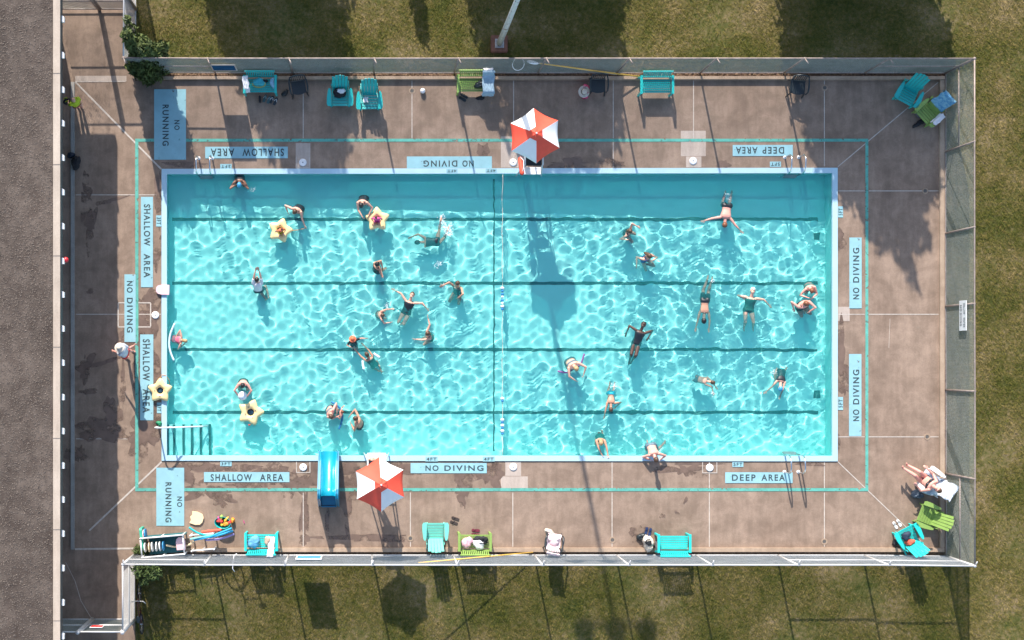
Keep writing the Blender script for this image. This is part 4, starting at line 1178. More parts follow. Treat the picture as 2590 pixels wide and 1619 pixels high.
def umbrella(label, px, py, a0, red_first, seed, tilt=(0, 0)):
    g = at(px, py)
    o = thing('umbrella', label, 'umbrella', g, 0, 'red and white lifeguard umbrellas')
    o.rotation_euler = (tilt[0], tilt[1], 0)
    Rr, zt, ze = .87, 3.12, 2.62
    m = MB(); m.tube([(0, 0, .45), (0, 0, zt + .06)], .022, 8); m.build('pole', M_steel, o, True)
    rnd = random.Random(seed)
    for i in range(6):
        t0, t1 = a0 + PI / 3 * i, a0 + PI / 3 * (i + 1)
        A, B = Vector((math.cos(t0), math.sin(t0), 0)), Vector((math.cos(t1), math.sin(t1), 0))
        m = MB(); N = 8; vs, fs = [], []
        dz = rnd.uniform(-.03, .03)
        for j in range(N + 1):
            r_ = j / N
            for k in range(N + 1):
                s = k / N
                p = (A * (1 - s) + B * s) * Rr * r_
                sag = -.045 * math.sin(PI * s) * r_ ** 1.5
                zz = zt - (zt - ze) * r_ ** 1.12 + sag + dz * .5 * math.sin(PI * s) * r_
                p = p * (1 - .05 * math.sin(PI * s) * r_)
                vs.append((p.x, p.y, zz))
        for k in range(N + 1):                     # valance
            v0 = vs[N * (N + 1) + k]; vs.append((v0[0] * 1.012, v0[1] * 1.012, v0[2] - .11 - .012 * math.sin(k * 2.1 + seed)))
        W = N + 1
        for j in range(N + 1):
            for k in range(N):
                fs.append((j * W + k, (j + 1) * W + k, (j + 1) * W + k + 1, j * W + k + 1))
        m.add(vs, fs); m.build('canopy_panel', (M_ured if (i % 2 == 0) == red_first else M_uwhite), o, True)
        m = MB(); m.tube([(0, 0, zt - .03), tuple(A * Rr * .98 + Vector((0, 0, ze - .02)))], .008, 5); m.build('rib', M_steel, o)
    vs, fs = [], []
    for j, (r_, z) in enumerate(((.0, .10), (.10, .070), (.21, -.040))):
        for k in range(12):
            t = a0 + 2 * PI * k / 12; rr = r_ * (1 + (.10 if k % 2 == 0 else -.05)); vs.append((rr * math.cos(t), rr * math.sin(t), zt + z - (0 if k % 2 == 0 else .012)))
    for j in range(2):
        for k in range(12): fs.append((j * 12 + k, (j + 1) * 12 + k, (j + 1) * 12 + (k + 1) % 12, j * 12 + (k + 1) % 12))
    m = MB(); m.add(vs, fs); m.build('vent_cap', M_ured, o)
    m = MB(); m.ell((0, 0, zt + .12), (.03, .03, .04)); m.build('finial', M_white, o, True)
    return o
umbrella('red and white umbrella over the upper lifeguard chair', 1338, 366, R(33), True, 1, (R(2), R(-2)))
umbrella('red and white umbrella over the lower lifeguard chair beside the slide', 950, 1219, R(-28), True, 2, (R(-3), R(3)))
o = thing('rescue_tube', 'red rescue tube hanging from the upper lifeguard chair', 'rescue tube', at(1318, 420, 1.25)); o.rotation_euler = (R(-30), 0, R(3))
m = MB(); m.tube([(0, .36, 0), (0, .30, 0), (0, 0, .0), (0, -.30, 0), (0, -.36, 0)], [.03, .075, .075, .075, .03], 12); m.build('foam', M_ured, o, True)
m = MB(); m.tube([(0, -.34, .02), (.06, -.15, .14), (.08, .1, .16), (0, .34, .04)], .012, 6); m.build('strap', M_whitecloth, o, True)

# ------------------------------------------------------------------ slide
M_slide = mat('blue_moulded_plastic', (.002, .20, .34), .28, .08, 2, coat=.4)
M_slide2 = mat('light_blue_chute', (.005, .31, .44), .25, .06, 2, coat=.4)
o = thing('pool_slide', 'blue moulded water slide at the lower pool edge', 'slide', at(832, 1215))
L0, L1 = -.86, 1.00                           # steps end .. chute end (local y, pool is +y)
def prof(y):                                  # chute height
    if y < -.28: return 1.05
    t = (y + .28) / (L1 + .28); return 1.05 - .78 * (t ** 1.0) + .16 * math.sin(PI * t) * -.5 + .05 * max(0, t - .8) * 5 * .6
vs, fs, W = [], [], 9
ys = np.linspace(-.42, L1, 18)
for y in ys:
    z = prof(y); fl = .22 + .05 * max(0, (y - .3))
    for x, dz in ((-fl - .05, .17), (-fl - .02, .19), (-fl + .015, .17), (-fl * .72, .02), (0, 0), (fl * .72, .02), (fl - .015, .17), (fl + .02, .19), (fl + .05, .17)):
        vs.append((x, y, z + dz))
for j in range(len(ys) - 1):
    for k in range(W - 1): fs.append((j * W + k, j * W + k + 1, (j + 1) * W + k + 1, (j + 1) * W + k))
m = MB(); m.add(vs, fs); m.build('chute', M_slide2, o, True)
for s in (-1, 1):
    m = MB()
    pr = [(L0, .04), (L0 + .06, .42), (-.62, .95), (-.5, 1.26), (-.36, 1.30), (-.2, 1.24), (.3, .86), (.7, .55), (L1, .42), (L1, .16), (.75, .10), (.2, .03), (-.4, .0), (L0, .0)]
    vs2 = [(s * .25, y, z) for y, z in pr] + [(s * (.345 if z > .3 else .36), y, z) for y, z in pr]; n = len(pr)
    m.add(vs2, [tuple(range(n)), tuple(range(2 * n - 1, n - 1, -1))] + [(i, (i + 1) % n, n + (i + 1) % n, n + i) for i in range(n)])
    m.build('side_wall', M_slide, o, bevel=.03)
for k in range(5):
    m = MB(); m.box((0, L0 + .10 + .115 * k, .10 + .20 * k), (.49, .125, .20)); m.build('step', M_slide, o, bevel=.015)
m = MB(); m.box((0, L0 + .0, .13), (.52, .05, .22)); m.build('base_lip', M_slide, o, bevel=.02)

# ------------------------------------------------------------------ kickboard rack, noodles, toys
ro = thing('pool_toy_rack', 'white tube rack for kickboards and noodles at the lower fence', 'rack', at(448, 1372), R(5))
for s in (-1, 1):
    m = MB(); m.tube([(-1.1, s * .32, .78), (.32, s * .32, .78)], .026, 8); m.build('rail', M_white, ro, True)
    m = MB(); m.tube([(.55, s * .26, .55), (1.30, s * .26, .55)], .026, 8); m.build('rail', M_white, ro, True)
for x in (-1.1, .32):
    m = MB(); m.tube([(x, -.32, .78), (x, .32, .78)], .026, 8); m.build('crossbar', M_white, ro, True)
for x, h, y in ((-1.1, .82, .32), (-.4, .82, .32), (.32, .86, .32), (.55, .72, .26), (.92, .70, .26), (1.30, .74, .26)):
    for s in (-1, 1):
        m = MB(); m.tube([(x, s * y, 0), (x, s * y, h)], .026, 8); m.build('post', M_white, ro, True)
m = MB(); m.box((-.30, 0, .42), (1.16, .56, .02)); m.box((-.30, .33, .45), (1.4, .012, .62)); m.build('net_sling', mat('dark_teal_mesh', (.02, .12, .13), .8, .2, 20), ro)
def board(name, label, m, p, rot, out=None, th=.035, grp='kickboards standing in the rack'):
    out = out or [(-.15, -.22), (.15, -.22), (.16, .05), (.13, .16), (.06, .22), (-.06, .22), (-.13, .16), (-.16, .05)]
    b = MB(); b.prism(out, -th / 2, th / 2); o = b.build(name, m, bevel=.008); o.location = p; o.rotation_euler = rot
    return tag(o, label, 'kickboard', grp)
M_foamw = mat('white_foam', (.80, .80, .78), .6, .05, 6); M_foamb = mat('blue_foam', (.03, .25, .50), .6, .1, 5); M_foamp = mat('pink_foam', (.82, .55, .58), .6, .06, 5); M_foamy = mat('cream_foam', (.88, .68, .42), .6, .05, 4); M_foamg = mat('green_foam', (.05, .42, .28), .6, .1, 4)
rows = [(-.98, M_foamw, 'white kickboard at the left end of the row in the rack'), (-.84, M_foamy, 'cream kickboard in the row between white boards'), (-.74, M_foamw, 'white kickboard next to the cream one in the row'), (-.60, M_foamw, 'white kickboard third from the net sling'), (-.48, M_foamw, 'white kickboard nearest the dark blue board'), (-.37, M_foamb, 'blue kickboard ending the row before the net sling')]
rot5 = Matrix.Rotation(R(5), 3, 'Z')
for x, m, l in rows:
    p = at(448, 1372) + rot5 @ Vector((x, 0, .66)); board('kickboard', l, m, p, (R(90), 0, R(95 + random.uniform(-4, 4))))
p = at(448, 1372) + rot5 @ Vector((.20, .02, .60)); board('kickboard', 'pink kickboard lying inside the rack by the crossbar', M_foamp, p, (R(6), 0, R(5)))
board('kickboard', 'green foam board standing at the left end of the rack', M_foamg, at(361, 1361, .42), (R(90), 0, R(96)), [(-.38, -.3), (.36, -.3), (.36, .26), (.30, .3), (-.32, .3), (-.38, .24)], .09)
board('kickboard', 'blue kickboard standing behind the green foam board', M_foamb, at(368, 1350, .46), (R(90), 0, R(98)), None, .04)
board('kickboard', 'pale pink kickboard between the green and blue boards', M_foamp, at(364, 1352, .48), (R(90), 0, R(97)), None, .03)
NGR = 'foam noodles piled on the rack'
def noodle(label, pts, m, r=.034, group=None, name='foam_noodle'):
    P = [at(*p) for p in pts]; c = P[len(P) // 2]
    out = []
    for i in range(len(P) - 1):                # Catmull-Rom
        p0, p1, p2, p3 = P[max(i - 1, 0)], P[i], P[i + 1], P[min(i + 2, len(P) - 1)]
        for k in range(6):
            t = k / 6; out.append(.5 * ((2 * p1) + (p2 - p0) * t + (2 * p0 - 5 * p1 + 4 * p2 - p3) * t * t + (3 * p1 - p0 - 3 * p2 + p3) * t ** 3) - c)
    out.append(P[-1] - c)
    b = MB(); b.tube(out, r, 10); o = b.build(name, m, smooth=True); o.location = c
    return tag(o, label, 'pool noodle', group)
M_nteal = mat('teal_foam', (.02, .48, .48), .6, .06, 5); M_nblue = mat('sky_blue_foam', (.02, .36, .62), .6, .06, 5); M_npurp = mat('lavender_foam', (.36, .28, .55), .6, .06, 5); M_nw = mat('pale_blue_foam', (.62, .78, .82), .6, .06, 5)
noodle('teal noodle crossing the rack from the crossbar downward', [(478, 1334, .84), (500, 1348, .78), (522, 1354, .70)], M_nteal, group=NGR)
noodle('pale teal noodle lying along the rack over the blue one', [(481, 1364, .70), (510, 1358, .72), (537, 1353, .70)], mat('pale_teal_foam', (.22, .62, .60), .6), group=NGR)
noodle('sky blue noodle reaching up to the right end of the rack', [(491, 1366, .66), (530, 1358, .74), (556, 1348, .80), (586, 1336, .80)], M_nblue, group=NGR)
noodle('second blue noodle crossing below the first near the right end', [(530, 1360, .62), (560, 1352, .66), (589, 1343, .70)], M_nblue, group=NGR)
noodle('lavender noodle curving along the lower side of the rack', [(520, 1366, .60), (560, 1362, .62), (592, 1351, .66)], M_npurp, group=NGR)
noodle('cream curved noodle sagging under the front of the rack', [(420, 1379, .60), (452, 1384, .40), (478, 1378, .50), (490, 1370, .6)], M_foamy, group=NGR)
noodle('coral foam bar lying inside the right half of the rack', [(510, 1346, .52), (535, 1343, .52), (560, 1340, .55)], M_redcloth, .05, NGR)
noodle('pink foam bar under the noodles in the rack', [(525, 1366, .52), (555, 1364, .52)], M_foamp, .045, NGR)
# tub of toys
to = thing('toy_tub', 'teal oval tub full of pool toys right of the rack', 'tub', at(565, 1320), R(-8))
m = MB(); m.lathe([(.0, .02), (.21, .02), (.26, .32), (.275, .33), (.275, .31), (.235, .0), (0, 0)], n=24); m.v = [(x * 1.0, y * .72, z) for x, y, z in m.v]; m.build('basin', M_teal, to, True)
TM = [mat('orange_toy', (.85, .30, .03), .5), mat('red_toy', (.75, .06, .05), .5), mat('yellow_toy', (.85, .55, .05), .5), mat('magenta_toy', (.60, .05, .25), .5), mat('lime_toy', (.35, .55, .10), .5)]
for k, (px, py, z, rx, ry, rz_, mi_, l) in enumerate(((556, 1317, .22, .10, .09, .10, 1, 'red'), (573, 1325, .22, .13, .08, .10, 0, 'big orange'), (572, 1314, .25, .12, .04, .08, 2, 'yellow bar'), (581, 1321, .24, .07, .06, .10, 1, 'small red'), (560, 1308, .24, .08, .05, .07, 4, 'lime'), (553, 1311, .24, .06, .05, .08, 3, 'magenta'), (562, 1327, .2, .06, .06, .09, 2, 'round yellow'))):
    heap('pool_toy', l + ' toy in the teal tub', 'toy', at(px, py, z), (rx, ry, rz_), TM[mi_], 60 + k, .4 * k)
heap('pool_toy', 'orange red toy lying just outside the teal tub', 'toy', at(589, 1316, 0), (.07, .09, .18), TM[0], 70)
o = MB(); o.tube([(0, .05, .02), (.03, -.05, .02)], .014, 6); o = o.build('dive_stick', TM[3]); o.location = at(616, 1320); tag(o, 'tiny pink stick on the deck right of the toy tub', 'toy')
ko = [(-.20, -.28), (.02, -.30), (.20, -.24), (.27, -.10), (.28, .10), (.20, .25), (0, .30), (-.20, .27), (-.17, .12), (-.23, 0), (-.17, -.12)]
board('kickboard', 'cream kickboard lying flat beside the toy rack', M_foamy, at(496, 1311, .04), (R(3), 0, R(-14)), [(x * .9, y * .75) for x, y in ko], .06, None)
board('kickboard', 'pale pink kickboard lying across the left coping', M_foamp, at(412, 733, .075), (0, 0, R(88)), [(-.17, -.22), (.17, -.22), (.17, .05), (.14, .17), (.07, .23), (-.07, .23), (-.14, .17), (-.17, .05)], .05, None)
noodle('thin white noodle drifting along the left pool wall', [(442, 818, WATER + .02), (431, 845, WATER + .02), (428, 872, WATER + .02), (432, 893, WATER + .02), (440, 912, WATER + .02)], M_nw, .035)

# star floats
M_seat = mat('dark_blue_seat', (.01, .06, .12), .5)
def star(label, px, py, z, deg, s=1.0, cord=None, tilt=0.0):
    o = thing('star_float', label, 'star float', at(px, py, z), R(deg), 'yellow star floats'); o.rotation_euler = (tilt, 0, R(deg))
    NT, NC = 70, 10; vs, fs = [], []
    for i in range(NT):
        a = 2 * PI * i / NT; c5 = math.cos(5 * a)
        ro_ = s * (.345 + .055 * c5 + .030 * max(0, c5) ** 4); ri = .105 * s
        for k in range(NC):
            t = 2 * PI * k / NC; rr = (ro_ + ri) / 2 + (ro_ - ri) / 2 * math.cos(t); zz = .075 * s * math.sin(t) * (1 - .3 * abs(math.cos(t)))
            vs.append((rr * math.cos(a), rr * math.sin(a), zz))
    for i in range(NT):
        for k in range(NC):
            fs.append((i * NC + k, ((i + 1) % NT) * NC + k, ((i + 1) % NT) * NC + (k + 1) % NC, i * NC + (k + 1) % NC))
    m = MB(); m.add(vs, fs); m.build('body', M_yellow, o, True)
    m = MB(); m.lathe([(0, -.03), (.108 * s, -.03), (.108 * s, -.045), (0, -.05)], n=20); m.build('seat', M_seat, o, True)
    for a in (0, PI / 2, PI, -PI / 2):
        m = MB(); m.box((.17 * s * math.cos(a), .17 * s * math.sin(a), .074 * s), (.05, .018, .012), (0, 0, a + PI / 2)); m.build('valve_mark', M_seat, o)
    if cord:
        m = MB(); m.tube([o.matrix_basis.inverted() @ at(*p) for p in cord], .008, 5); m.build('cord', TM[0], o, True)
    return o
star('yellow star float lying on the left coping by the depth marker', 405, 988, .115, 90, 1.0, [(404, 956, .1), (410, 948, .06), (420, 950, .04), (428, 962, -.08), (429, 975, -.09)])
star('yellow star float carrying the child in red, towed by a cord', 709, 583, WATER + .03, 3, 1.0, [(738, 583, -.05), (752, 582, -.08), (770, 578, -.05)])
star('yellow star float carrying the child in pink', 954, 555, WATER + .03, 92, 1.0)
star('empty yellow star float below the man with the ball', 634, 1043, WATER + .03, -70, 1.08, [(637, 1068, -.09), (632, 1076, -.09)])
for px, py, l in ((630, 1075, 'tiny red float end trailing the empty star'), (428, 977, 'tiny pink float end trailing from the star on the coping')):
    o = MB().ell((0, 0, 0), (.03, .03, .03)).build('cord_float', TM[1], smooth=True); o.location = at(px, py, WATER + .02); tag(o, l, 'float')
o = MB().ell((0, 0, 0), (.16, .16, .16), nu=20, nv=14).build('beach_ball', mat('white_blue_ball', (.60, .66, .75), .4, .2, 4, col2=(.85, .85, .86)), smooth=True); o.location = at(613, 1001, WATER + .07); tag(o, 'white ball floating between the arms of the left man', 'ball')
M_dumb = mat('white_foam_bar', (.78, .86, .88), .5)
noodle('short white foam bar floating left of the dark suited swimmer', [(917, 912, WATER + .02), (918, 922, WATER + .02), (920, 934, WATER + .02)], M_dumb, .04)
noodle('short white foam bar floating right of the dark suited swimmer', [(945, 894, WATER + .02), (952, 899, WATER + .02), (960, 904, WATER + .02)], M_dumb, .04)
noodle('dark blue noodle held by the child beside the bare backed man', [(838, 1017, WATER + .05), (850, 1024, WATER + .07), (862, 1036, WATER + .05), (866, 1052, WATER), (863, 1070, WATER + .01), (857, 1086, WATER + .02)], mat('deep_blue_foam', (.01, .16, .36), .6), .032)
noodle('purple noodle under the bare backed woman', [(1478, 895, WATER + .06), (1473, 910, WATER + .04), (1468, 922, WATER), (1452, 932, WATER - .05), (1434, 942, WATER), (1411, 939, WATER + .05)], mat('purple_foam', (.26, .12, .32), .6), .032)

# ------------------------------------------------------------------ bicycles
M_tyre = mat('bicycle_tyre', (.012, .012, .013), .8)
def bicycle(label, px, py, deg, m, mbar, lean=0.0):
    o = thing('bicycle', label, 'bicycle', at(px, py, -.05), R(deg)); o.rotation_euler = (0, lean, R(deg))
    def wheel(y):
        w = MB(); w.tube([(0, y + .33 * math.cos(t), .34 + .33 * math.sin(t)) for t in np.linspace(0, 2 * PI, 30)[:-1]], .022, 6, True); t_ = w.build('wheel', M_tyre, o, True)
        s = MB()
        for k in range(10):
            a = k * PI / 5; s.tube([(0, y, .34), (0, y + .31 * math.cos(a), .34 + .31 * math.sin(a))], .004, 4)
        s.tube([(-.05, y, .34), (.05, y, .34)], .022, 8); s.build('spokes', M_chrome, t_)
    wheel(.52); wheel(-.52)
    f = MB(); bb_, st_, hd, hd2 = (0, -.08, .30), (0, -.22, .80), (0, .34, .86), (0, .37, .70)
    for a, b in ((bb_, st_), (bb_, hd2), (st_, hd), (bb_, (0, -.52, .34)), ((0, -.20, .74), (0, -.52, .34))): f.tube([a, b], .018, 7)
    f.build('frame', m, o, True)
    f = MB(); f.tube([hd, hd2, (0, .52, .34)], .018, 7); f.build('fork', m, o, True)
    f = MB(); f.tube([(-.30, .26, 1.0), (-.22, .34, 1.02), (0, .36, .98), (.22, .34, 1.02), (.30, .26, 1.0)], .014, 7); f.tube([hd, (0, .36, .98)], .016, 7); f.build('handlebar', mbar, o, True)
    f = MB(); f.ell((0, -.26, .95), (.07, .13, .035)); f.tube([st_, (0, -.25, .94)], .014, 6); f.build('saddle', M_black, o, True)
    f = MB(); f.tube([(-.10, -.08, .22), (0, -.08, .30), (.10, -.08, .38)], .012, 6); f.build('pedal', M_black, o)
    return o
bicycle('dark bicycle with white headset parked beside the lower left fence', 359, 1535, 4, mat('dark_red_frame', (.08, .02, .02), .4), M_galv)
bicycle('bicycle with white handlebar leaning on the outside of the lower fence', 622, 1420, 84, M_black, M_white, R(4))
# ------------------------------------------------------------------ people
SKIN = {'fair': mat('fair_skin', (.66, .37, .27), .5, .06, 5), 'tan': mat('tanned_skin', (.52, .27, .18), .5, .07, 5), 'brown': mat('brown_skin', (.25, .12, .075), .5, .08, 5), 'dark': mat('dark_skin', (.085, .042, .030), .45, .1, 5), 'pink': mat('sunburnt_skin', (.70, .33, .26), .5, .06, 5)}
HAIR = {'black': mat('black_hair', (.012, .010, .010), .5, .3, 20), 'brown': mat('brown_hair', (.085, .042, .022), .5, .3, 20), 'red': mat('auburn_hair', (.20, .065, .028), .5, .3, 20), 'blond': mat('blond_hair', (.42, .27, .13), .5, .25, 20), 'grey': mat('grey_hair', (.42, .38, .34), .5, .2, 20)}
CL = {'black': mat('black_swimwear', (.012, .016, .022), .5, .25, 8), 'green': mat('green_swimwear', (.01, .14, .12), .5, .3, 9), 'white': mat('white_shirt', (.75, .74, .74), .8, .06, 6), 'red': mat('red_shorts', (.62, .04, .04), .7, .15, 6), 'turq': mat('turquoise_shorts', (.01, .40, .55), .6, .12, 6),
      'pink': mat('pink_swimwear', (.75, .16, .24), .6, .2, 8), 'magenta': mat('magenta_swimwear', (.58, .06, .26), .6, .15, 8), 'lime': mat('lime_shirt', (.42, .55, .02), .7, .15, 6), 'blue': mat('blue_swimwear', (.05, .12, .42), .6, .2, 9), 'grey': mat('grey_shirt', (.55, .56, .60), .8, .1, 6), 'maroon': mat('maroon_shorts', (.20, .03, .05), .7, .2, 6), 'orange': mat('orange_swimwear', (.75, .16, .07), .6, .3, 12), 'slate': mat('slate_swimwear', (.10, .16, .20), .6, .5, 16)}
M_capwhite = mat('white_cap', (.78, .76, .72), .45, .04, 5); M_capblue = mat('blue_cap', (.05, .30, .52), .4, .1, 5)

def remesh(mb, name, m, parent, voxel, smooth_it=3):
    me = bpy.data.meshes.new('tmp'); me.from_pydata([tuple(v) for v in mb.v], [], mb.f)
    o = bpy.data.objects.new('tmp', me); COL.objects.link(o)
    r = o.modifiers.new('r', 'REMESH'); r.mode = 'VOXEL'; r.voxel_size = voxel; r.use_smooth_shade = True
    s = o.modifiers.new('s', 'SMOOTH'); s.iterations = smooth_it; s.factor = .5
    bpy.context.view_layer.update()
    nm = bpy.data.meshes.new_from_object(o.evaluated_get(bpy.context.evaluated_depsgraph_get()))
    bpy.data.objects.remove(o); bpy.data.meshes.remove(me)
    nm.name = name; nm.materials.clear()
    return link(name, nm, m, parent, True)

def ortho(u, f):
    f = f - u * f.dot(u)
    if f.length < 1e-3: f = u.orthogonal()
    return f.normalized()

def capsule(b, p, q, r0, r1, n=10):
    p, q = Vector(p), Vector(q); d = (q - p)
    if d.length < 1e-4: d = Vector((0, 0, .01))
    L = d.length; d.normalize()
    pts = [p - d * r0, p - d * r0 * .85, p - d * r0 * .45, p, p + d * L * .35, p + d * L * .7, q, q + d * r1 * .45, q + d * r1 * .85, q + d * r1]
    k = .35; rr = [r0 * .05, r0 * .53, r0 * .89, r0, r0 * (1 - .28) + r1 * .28 + .06 * r0, r0 * .34 + r1 * .66, r1, r1 * .89, r1 * .53, r1 * .05]
    b.tube(pts, rr, n)

def loft(b, rings, n=16):
    """rings: (centre, right axis, front axis, half width, half depth)."""
    vs, fs = [], []
    for c, x, y, w, d in rings:
        for k in range(n):
            a = 2 * PI * k / n; vs.append(c + x * (w * math.copysign(abs(math.cos(a)) ** .85, math.cos(a))) + y * (d * math.sin(a)))
    for j in range(len(rings) - 1):
        for k in range(n): fs.append((j * n + k, j * n + (k + 1) % n, (j + 1) * n + (k + 1) % n, (j + 1) * n + k))
    fs.append(tuple(range(n))[::-1]); fs.append(tuple((len(rings) - 1) * n + k for k in range(n)))
    b.add(vs, fs)

def ik(a, t, l1, l2, hint):
    d = t - a; D = d.length
    if D < 1e-4: d = Vector((0, 0, -1)); D = 1e-4
    u = d / D
    D2 = min(D, (l1 + l2) * .995); D2 = max(D2, abs(l1 - l2) + .03)
    x = (l1 * l1 - l2 * l2 + D2 * D2) / (2 * D2)
    h = math.sqrt(max(0, l1 * l1 - x * x))
    n = ortho(u, hint)
    return a + u * x + n * h, a + u * D2

def person(label, head, pelvis, hands, feet, face, s=1.0, skin='fair', hair='brown', long_hair=False, suit=('onepiece', 'black'), cap=None, hat=None, elbows=(None, None), knees=(None, None), wide=1.0, group='swimmers in the pool', look=None, voxel=.0095, bald=False, knee_hint=None, extra_suit=None, eyes=False):
    """head / pelvis / hands / feet are (photo px, photo py, height); left first."""
    P = lambda t: at(*t)
    if s > .8: s *= .93
    H_, Pv = P(head), P(pelvis)
    f = Vector(face).normalized()
    up = (H_ - Pv)
    L = up.length; u = up / L
    torso = .53 * s                       # pelvis to neck base
    neck_len = .115 * s + .10 * s
    want = torso + neck_len
    Pv = H_ - u * max(min(L, want * 1.03), want * .90)
    N = H_ - u * neck_len; f = ortho(u, f); rt = f.cross(u).normalized()
    # root at the pelvis
    loc = Vector((Pv.x, Pv.y, Pv.z))
    o = thing('person', label, 'person', loc, 0, group)
    H0, N0, P0 = H_ - loc, N - loc, Vector((0, 0, 0))
    W = s * wide
    sh = [N0 - u * .035 * s + rt * sg * .155 * W for sg in (-1, 1)]
    hp = [P0 + rt * sg * .085 * W - u * .02 * s for sg in (-1, 1)]
    hd = [P(t) - loc for t in hands]; ft = [P(t) - loc for t in feet]
    if (hd[1] - hd[0]).dot(rt) < 0: hd = hd[::-1]; elbows = elbows[::-1]
    if (ft[1] - ft[0]).dot(rt) < 0: ft = ft[::-1]; knees = knees[::-1]
    el, kn = [], []
    for i, sg in ((0, -1), (1, 1)):
        hint = (P(elbows[i]) - loc - sh[i]) if elbows[i] else (rt * sg * .7 - u * .45 - f * .25)
        e, h2 = ik(sh[i], hd[i], .285 * s, .25 * s, hint); el.append(e); hd[i] = h2
        hint = (P(knees[i]) - loc - hp[i]) if knees[i] else (Vector(knee_hint) if knee_hint else f + rt * sg * (.06 if abs(u.z) < .5 else .25))
        e, h2 = ik(hp[i], ft[i], .42 * s, .41 * s, hint); kn.append(e); ft[i] = h2
    lk = Vector(look).normalized() if look else (f if abs(f.dot(u)) < .9 else f)
    hu = ortho(lk, u) if abs(lk.dot(u)) < .95 else ortho(lk, -f)
    hr = lk.cross(hu).normalized()
    HM = Matrix((hr, lk, hu)).transposed()

    def torso_rings(infl=0.0, t0=0.0, t1=1.0):
        prof = [(-.10, .095, .075), (-.06, .150, .105), (.0, .168, .115), (.16, .150, .100), (.34, .138, .092), (.55, .150, .105), (.74, .168, .112), (.88, .165, .100), (.97, .125, .075), (1.03, .06, .055)]
        out = []
        for t, w, d in prof:
            if t < t0 - .02 or t > t1 + .02: continue
            c = P0 + (N0 - P0) * t
            out.append((c, rt, f, w * W + infl, d * W + infl))
        return out
    b = MB()
    loft(b, torso_rings())
    capsule(b, N0 - u * .03 * s, H0 - hu * .05 * s, .056 * s, .05 * s)
    b.ell(H0 + hu * .02 * s - lk * .008 * s, (.075 * s, .092 * s, .108 * s), HM)
    b.ell(H0 + lk * .025 * s - hu * .055 * s, (.055 * s, .065 * s, .060 * s), HM)            # jaw
    b.ell(H0 + lk * .095 * s - hu * .005 * s, (.013 * s, .022 * s, .024 * s), HM)            # nose
    b.ell(H0 + lk * .080 * s - hu * .048 * s, (.024 * s, .012 * s, .009 * s), HM)            # mouth
    for sg in (-1, 1): b.ell(H0 + hr * sg * .076 * s - lk * .005 * s, (.012 * s, .020 * s, .030 * s), HM)
    for i, sg in ((0, -1), (1, 1)):
        capsule(b, sh[i], el[i], .050 * s, .038 * s); capsule(b, el[i], hd[i], .039 * s, .026 * s)
        d = (hd[i] - el[i]).normalized(); pn = ortho(d, -u * .3 - f - rt * sg * .2); sd = d.cross(pn).normalized()
        pc = hd[i] + d * .045 * s
        b.ell(pc, (.038 * s, .016 * s, .048 * s), Matrix((sd, pn, d)).transposed(), 10, 7)
        for q, (off, ln) in enumerate(((-.030, .062), (-.010, .074), (.011, .078), (.030, .066))):
            k0 = pc + d * .040 * s + sd * off * s; k1 = k0 + d * ln * .5 * s + pn * .006 * s; k2 = k1 + d * ln * .45 * s + pn * .022 * s
            capsule(b, k0, k1, .0098 * s, .0090 * s, 6); capsule(b, k1, k2, .0090 * s, .0082 * s, 6)
        tsd = -sg if True else sg
        k0 = pc - d * .02 * s + sd * tsd * .034 * s; k1 = k0 + d * .035 * s + sd * tsd * .026 * s; k2 = k1 + d * .030 * s + pn * .012 * s
        capsule(b, k0, k1, .0125 * s, .0105 * s, 6); capsule(b, k1, k2, .0105 * s, .009 * s, 6)
        capsule(b, hp[i], kn[i], .085 * W, .056 * s, 12); capsule(b, kn[i], ft[i], .058 * s, .037 * s, 12)
        cd = (kn[i] - ft[i]).normalized(); b.ell(kn[i] - cd * .13 * s - f * .012 * s, (.052 * s, .052 * s, .11 * s), Matrix((ortho(cd, rt), cd.cross(ortho(cd, rt)), cd)).transposed())
        toe = (ortho(cd, f) * .75 - cd * .65).normalized() if abs(u.z) < .6 else (ortho(cd, f) - cd * .1).normalized()
        capsule(b, ft[i] - cd * .03 * s - toe * .04 * s, ft[i] - cd * .035 * s + toe * .13 * s, .036 * s, .026 * s, 8)
    body = remesh(b, 'body', SKIN[skin], o, voxel * max(.72, s))

    def clothes(kind, col):
        c = MB(); m = CL[col]
        if kind in ('onepiece', 'bikini_bottom', 'trunks', 'shorts'):
            pass
        if kind == 'onepiece':
            loft(c, torso_rings(.011, -.10, .86)); 
            for sg in (-1, 1):
                capsule(c, P0 + (N0 - P0) * .84 + rt * sg * .09 * W + f * .085 * W, N0 + rt * sg * .085 * W, .022 * s, .020 * s, 8); capsule(c, N0 + rt * sg * .085 * W, P0 + (N0 - P0) * .78 + rt * sg * .06 * W - f * .09 * W, .020 * s, .022 * s, 8)
                capsule(c, hp[0 if sg < 0 else 1], hp[0 if sg < 0 else 1] + (kn[0 if sg < 0 else 1] - hp[0 if sg < 0 else 1]) * .10, .094 * W, .092 * W)
            return remesh(c, 'swimsuit', m, o, .013)
        if kind in ('trunks', 'shorts'):
            loft(c, torso_rings(.013, -.10, .16))
            for i in (0, 1): capsule(c, hp[i], hp[i] + (kn[i] - hp[i]) * .55, .100 * W, .088 * s, 12)
            return remesh(c, 'swim_trunks' if kind == 'trunks' else 'shorts', m, o, .013)
